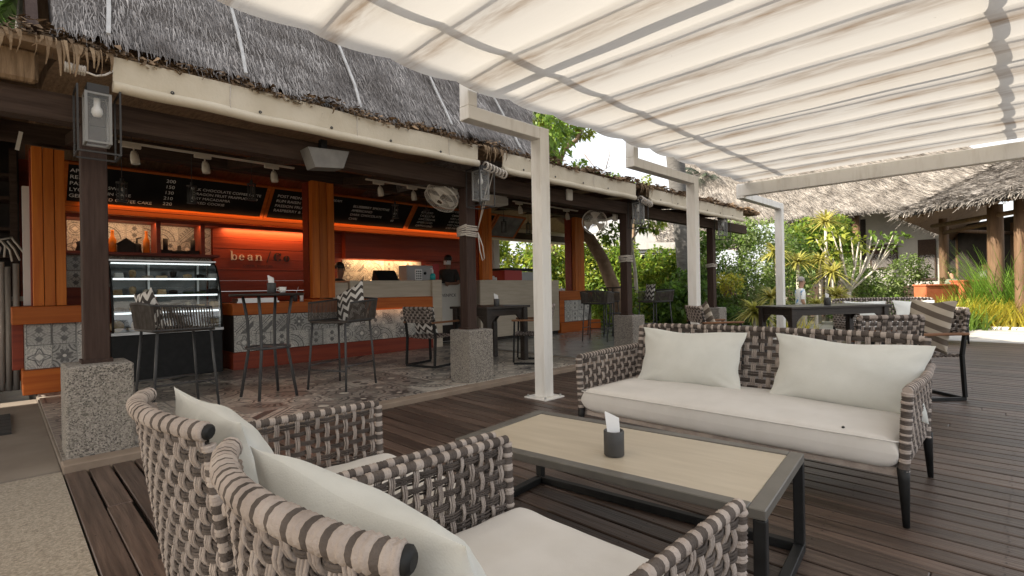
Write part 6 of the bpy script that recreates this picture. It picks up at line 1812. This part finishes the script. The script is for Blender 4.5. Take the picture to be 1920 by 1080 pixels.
shrub('dark green base shrub at the foot of the house wall bush', 1640, 14.2, 190, .85, -.36, .9, 6000, .10, ('leaf_b', 'leaf_a'), 12)
shrub('tiny lime-yellow flowering bush right of the far thin dark post', 1368, 13, 30, 1.5, .9, .22, 700, .08, ('reed_y', 'leaf_c'), 13)
shrub('dark low bush between deck table and thin dark post', 1345, 13.2, 90, .75, -.36, .7, 4000, .12, ('leaf_b', 'leaf_e'), 14)
shrub('tall dark leafy bush behind the second canopy post', 1300, 15.8, 90, 1.7, -.36, 1.0, 5000, .14, ('leaf_b', 'leaf_a'), 15)

def rosette(b, c, n, L, w_, up_=.5, seed=0):
    r_ = random.Random(seed)
    for k in range(n):
        th = r_.uniform(0, 2*PI); el = r_.uniform(-.35, 1.35)*up_+.1; l = L*r_.uniform(.7, 1.15)
        d = Vector((math.cos(th)*math.cos(el), math.sin(th)*math.cos(el), math.sin(el))); s = d.cross(Vector((0, 0, 1)))
        if s.length < .01: s = Vector((1, 0, 0))
        s.normalize(); P = []
        for q in range(5):
            t_ = q/4; ww = w_*(1-t_)**.6*(.6+.8*min(1, t_*4))/1.4
            p = Vector(c)+d*(l*t_)-Vector((0, 0, l*.42*t_*t_)); P += [p-s*ww, p+s*ww]
        b.add(P, [(2*q, 2*q+1, 2*q+3, 2*q+2) for q in range(4)])
def yucca(lab, px_, d, z, L, zb, seed, lean=0.0, n=120, group='spiky yuccas in the garden'):
    x, y = atpx(px_, d); t = thing('yucca', lab, 'plant', (x, y, zb), 0, group)
    b = MB(); rosette(b, (x, y, z), n, L, (.024*L/.5), .75, seed); obj('crown', b, M['yucca'], t)
    b = MB(); b.tube([(x+lean, y-lean*.5, zb), (x+lean*.5, y, (zb+z)/2), (x, y, z)], [.06, .045, .04], 8); obj('trunk', b, M['barkl'], t)
for k, a in enumerate([(1550, 15.5, 3.0, .62, 'tallest yucca head against the house eave'), (1455, 14.8, 2.05, .62, 'yucca head left of the farthest canopy post'), (1497, 14.5, 1.75, .58, 'yucca head just right of the farthest canopy post'),
                       (1538, 14.6, 1.80, .52, 'yucca head in the middle of the group'), (1560, 14.0, 1.42, .60, 'low yucca head beside the bare branches'), (1447, 12.6, .82, .58, 'low yucca behind the deck table end'), (1415, 11.8, .50, .62, 'lowest yucca left of the deck table'),
                       (1567, 13.0, .82, .58, 'yucca right behind the tall napkin on the deck table'), (1530, 12.6, .62, .40, 'small yucca between the walking man and the napkin cup')]):
    yucca(a[4], a[0], a[1], a[2], a[3]*1.15, -.36, 60+k, lean=.25*math.sin(k*2))

def grass_clump(lab, px_, d, zb, L, n, m, w_, seed, spread=.25, stiff=.35):
    x, y = atpx(px_, d); t = thing('grass_clump', lab, 'ornamental grass', (x, y, zb), 0, 'ornamental grasses at the deck edge')
    r_ = random.Random(seed); b = MB()
    for k in range(n):
        th = r_.uniform(0, 2*PI); l = L*r_.uniform(.5, 1.1); o_ = Vector((r_.gauss(0, spread), r_.gauss(0, spread), 0))
        d_ = Vector((math.cos(th)*.45, math.sin(th)*.45, 1)).normalized(); s = Vector((-math.sin(th), math.cos(th), 0)); bend = r_.uniform(.1, stiff*2); P = []
        for q in range(6):
            t_ = q/5; ww = w_*(1-t_*.92)
            p = Vector((x, y, zb))+o_+d_*(l*t_)+Vector((math.cos(th), math.sin(th), -.9))*(l*bend*t_*t_*.6); P += [p-s*ww, p+s*ww]
        b.add(P, [(2*q, 2*q+1, 2*q+3, 2*q+2) for q in range(5)])
    obj('blades', b, M[m], t)
gl_ = [(1885, 12.9, 1.95, 260, 'reed', .011, 'tall bright green reed clump before the pavilion column'), (1925, 12.6, 1.8, 220, 'reed', .011, 'tall reed clump at the right picture edge'), (1850, 13.2, 1.35, 170, 'reed', .010, 'shorter green reed clump left of the pavilion column'),
       (1812, 12.8, .75, 160, 'reed_y', .016, 'yellow-green grass clump behind the striped pillow chair'), (1850, 12.5, .65, 170, 'reed_y', .015, 'yellow grass clump at the deck kerb, middle'), (1895, 12.3, .62, 170, 'reed_y', .015, 'golden grass clump at the deck kerb, right'), (1925, 12.2, .6, 150, 'reed_y', .015, 'golden grass clump at the right picture edge by the kerb'),
       (1788, 13.0, .8, 150, 'leaf_c', .018, 'lime broad-bladed clump left of the yellow grasses'), (1770, 12.7, .6, 140, 'reed_y', .016, 'yellow grass tuft beside the distant sofa end'), (1830, 13.4, .85, 160, 'leaf_c', .018, 'lime broad-bladed clump under the reed clump'), (1870, 12.7, .7, 150, 'leaf_c', .016, 'lime blade clump between reeds and golden grass'), (1800, 12.3, .55, 140, 'leaf_a', .013, 'green low grass tuft nearest the chair with striped pillow'),
       (1480, 12.0, .35, 90, 'reed_y', .012, 'small yellow grass tuft under the deck table edge')]
for k, (px_, d, L, n, m_, w_, lab) in enumerate(gl_): grass_clump(lab, px_, d, -.10, L*1.15+.2, int(n*1.5), m_, w_*1.7, 80+k, .22, .2)

def branch_tree(name, lab, base_, pts_list, leaf_spots, nleaf, L, mats_, bark, seed, cat='tree'):
    t = thing(name, lab, cat, base_, 0)
    b = MB()
    for pts, r0, r1 in pts_list:
        n = len(pts); b.tube(pts, [r0+(r1-r0)*k/(n-1) for k in range(n)], 9)
    obj('trunk', b, M[bark], t)
    if leaf_spots:
        V = leaf_cloud([p for p, r in leaf_spots], [(r, r, r*.75) for p, r in leaf_spots], nleaf, L, L*.5, .3, .25, seed)
        mi = (np.random.default_rng(seed).random(nleaf) < .4).astype(int)
        obj('crown', quads_mesh('crown', V, [M[m_] for m_ in mats_], mi), None, t, world=True)
    return t
# leaning brown trunk behind the far orange pillar
b1 = [P2(1172, 13.6, -.36), P2(1166, 13.6, .35), P2(1150, 13.6, 1.15), P2(1130, 13.7, 1.9), P2(1108, 13.8, 2.45), P2(1085, 14, 2.75), P2(1050, 14.3, 3.2), P2(1020, 14.6, 4.1)]
branch_tree('leaning_tree', 'leaning tree with a bare brown trunk behind the far orange pillar', b1[0], [(b1, .20, .13)], [(tuple(P2(1010, 14.8, 5.6)), 1.2)], 1500, .2, ('leaf_a', 'leaf_b'), 'bark', 5)
b2 = [P2(1196, 14.5, -.36), P2(1192, 14.5, 1.5), P2(1184, 14.6, 2.6), P2(1190, 14.8, 3.6)]
branch_tree('sapling', 'thin pale sapling trunk beside the coiled-rope post', b2[0], [(b2, .06, .03), ([P2(1184, 14.6, 2.4), P2(1205, 14.6, 2.9), P2(1228, 14.7, 3.2)], .03, .012)], [(tuple(P2(1222, 14.7, 3.0)), .45), (tuple(P2(1150, 14.8, 2.7)), .4)], 500, .16, ('leaf_a', 'leaf_c'), 'barkl', 6)
# thick wrapped trunk
b3 = [P2(1296, 16, -.36), P2(1292, 16, 1.2), P2(1286, 16, 2.6), P2(1278, 16, 3.8), P2(1270, 16, 5.2), P2(1262, 16, 7.5)]
t3 = branch_tree('palm_tree', 'palm with a thick grey trunk rising behind the eave right of the second post', b3[0], [(b3, .34, .25)], None, 0, .1, ('frond', 'frond'), 'barkg', 7, 'palm')
def palm_crown(t, c, n, L, m, seed, w_=.03, nl=26):
    r_ = random.Random(seed); b = MB(); c = Vector(c)
    for k in range(n):
        th = 2*PI*k/n+r_.uniform(-.2, .2); el = r_.uniform(-.1, 1.0); l = L*r_.uniform(.85, 1.1)
        d = Vector((math.cos(th)*math.cos(el), math.sin(th)*math.cos(el), math.sin(el))); s = Vector((-math.sin(th), math.cos(th), 0))
        P = [c+d*(l*q/8)-Vector((0, 0, l*.5*(q/8)**2)) for q in range(9)]
        b.tube(P, [.025*(1-.85*q/8) for q in range(9)], 4)
        for q in range(2, nl):
            f = q/nl*8; i0 = min(7, int(f)); p = P[i0].lerp(P[i0+1], f-i0); tg = (P[i0+1]-P[i0]).normalized()
            for sg_ in (-1, 1):
                ll = l*.26*math.sin(PI*(q/nl)**.8)+.08; dd = (s*sg_*.8+tg*.6+Vector((0, 0, -.35+r_.uniform(-.15, .15)))).normalized()
                b.add([p-tg*w_*.5, p+tg*w_*.5, p+dd*ll-Vector((0, 0, .2*ll))], [(0, 1, 2)])
    return obj('crown', b, M[m], t)
palm_crown(t3, P2(1262, 16, 7.5), 16, 2.6, 'frond', 3)
bx, by = atpx(1330, 29)
t4 = thing('palm_tree', 'distant dark palm with drooping fronds under the canopy corner', 'palm', (bx, by, -.36))
b = MB(); b.tube([(bx, by, -.36), (bx+.2, by, 3.5), (bx, by, 6.9)], [.25, .2, .17], 8); obj('trunk', b, M['barkg'], t4)
palm_crown(t4, (bx, by, 6.9), 18, 2.6, 'frond_far', 9, .07)
x0p, y0p = 1.0, 13.8
t5 = thing('palm_tree', 'green palm fronds behind the roof edge at the top left corner', 'palm', (x0p-.9, y0p+2, -.36))
b = MB(); b.tube([(x0p-.9, y0p+2, -.36), (x0p-.8, y0p+1.6, 3.8), (x0p-.5, y0p+1, 7.6)], [.22, .17, .15], 8); obj('trunk', b, M['barkg'], t5)
palm_crown(t5, (x0p-.5, y0p+1, 7.6), 26, 3.2, 'frond', 12, .10, 40)
# leafy tree right of the netted roof
T0 = P2(1040, 19, 0)
tp = [P2(1035, 19, -.36), P2(1037, 19, 3.0), P2(1040, 19, 5.0), P2(1040, 19, 6.2), P2(1032, 19, 7.6), P2(1025, 19, 9.0)]
tb = [P2(1040, 19, 5.3), P2(1062, 19, 6.3), P2(1085, 19, 6.6), P2(1105, 19, 7.3)]
tc_ = [P2(1037, 19, 5.0), P2(1015, 19, 6.4), P2(1000, 19, 7.4)]
branch_tree('leafy_tree', 'leafy tree with dark limbs rising at the end of the netted roof', tp[0], [(tp, .26, .10), (tb, .15, .05), (tc_, .14, .06)],
            [(tuple(P2(p, 19+.5*math.sin(p), z)), r) for p, z, r in ((1000, 7.3, .55), (1020, 7.6, .6), (1045, 7.5, .65), (1075, 7.2, .55), (1100, 7.0, .42), (1060, 6.7, .35), (1022, 6.6, .35), (1090, 5.6, .38), (1112, 5.3, .25), (1040, 8.4, .8), (1080, 8.2, .8), (1010, 8.6, .8))], 5200, .17, ('leaf_a', 'leaf_c'), 'bark', 8)
ts = [P2(1190, 21, -.36), P2(1190, 21, 3.5), P2(1192, 21, 4.8)]
branch_tree('small_tree', 'small feathery tree just above the eave between two canopy posts', ts[0], [(ts, .09, .04), ([P2(1191, 21, 4.2), P2(1150, 21, 5.3)], .03, .015), ([P2(1191, 21, 4.2), P2(1240, 21, 4.9)], .03, .015)],
            [(tuple(P2(p, 21, z)), r) for p, z, r in ((1125, 5.5, .35), (1150, 5.5, .4), (1175, 5.2, .45), (1205, 5.0, .5), (1235, 4.8, .45), (1215, 5.5, .25), (1160, 4.9, .4))], 1500, .15, ('leaf_c', 'leaf_a'), 'bark', 9)
b = MB()
for pp in ([(1118, 21, 5.6), (1140, 21, 6.0), (1160, 21, 6.25)], [(1140, 21, 6.0), (1148, 21, 6.6), (1142, 21, 7.0)], [(1100, 21, 6.6), (1118, 21, 6.1), (1135, 21, 5.7)]): b.tube([P2(*q) for q in pp], [.02, .012, .006], 5)
obj('bare_twigs', b, M['bark'], [o for o in C.objects if o.name == 'small_tree'][0])
# frangipani with bare pale branches
fb = P2(1590, 14.6, -.36)
br = []; spots = []
base3 = P2(1592, 14.6, .9)
br.append(([fb, P2(1590, 14.6, .3), base3], .07, .055))
for (px_, z) in ((1690, 2.35), (1672, 2.1), (1650, 2.35), (1630, 2.0), (1612, 2.3), (1560, 1.9), (1575, 2.5), (1545, 2.3)):
    e = P2(px_, 14.5, z); m1 = base3.lerp(e, .55)+Vector((0, 0, -.12)); br.append(([base3, m1, e], .038, .018)); spots.append((tuple(e+Vector((0, 0, .05))), .16))
    e2 = P2(px_-14, 14.5, z+.12); br.append(([m1, m1.lerp(e2, .6)+Vector((0, 0, -.03)), e2], .024, .014)); spots.append((tuple(e2), .12))
branch_tree('frangipani', 'frangipani with pale bare forking branches before the house wall', fb, br, spots, 230, .17, ('leaf_c', 'leaf_a'), 'barkl', 14)

# turn the lettering into plain meshes
dg = bpy.context.evaluated_depsgraph_get()
for o in [o for o in C.objects if o.type == 'FONT']:
    me = bpy.data.meshes.new_from_object(o.evaluated_get(dg))
    n = bpy.data.objects.new('lettering', me); C.objects.link(n)
    n.parent = o.parent; n.location = o.location; n.rotation_euler = o.rotation_euler; n.scale = o.scale; n['kind'] = 'stuff'
    bpy.data.objects.remove(o)
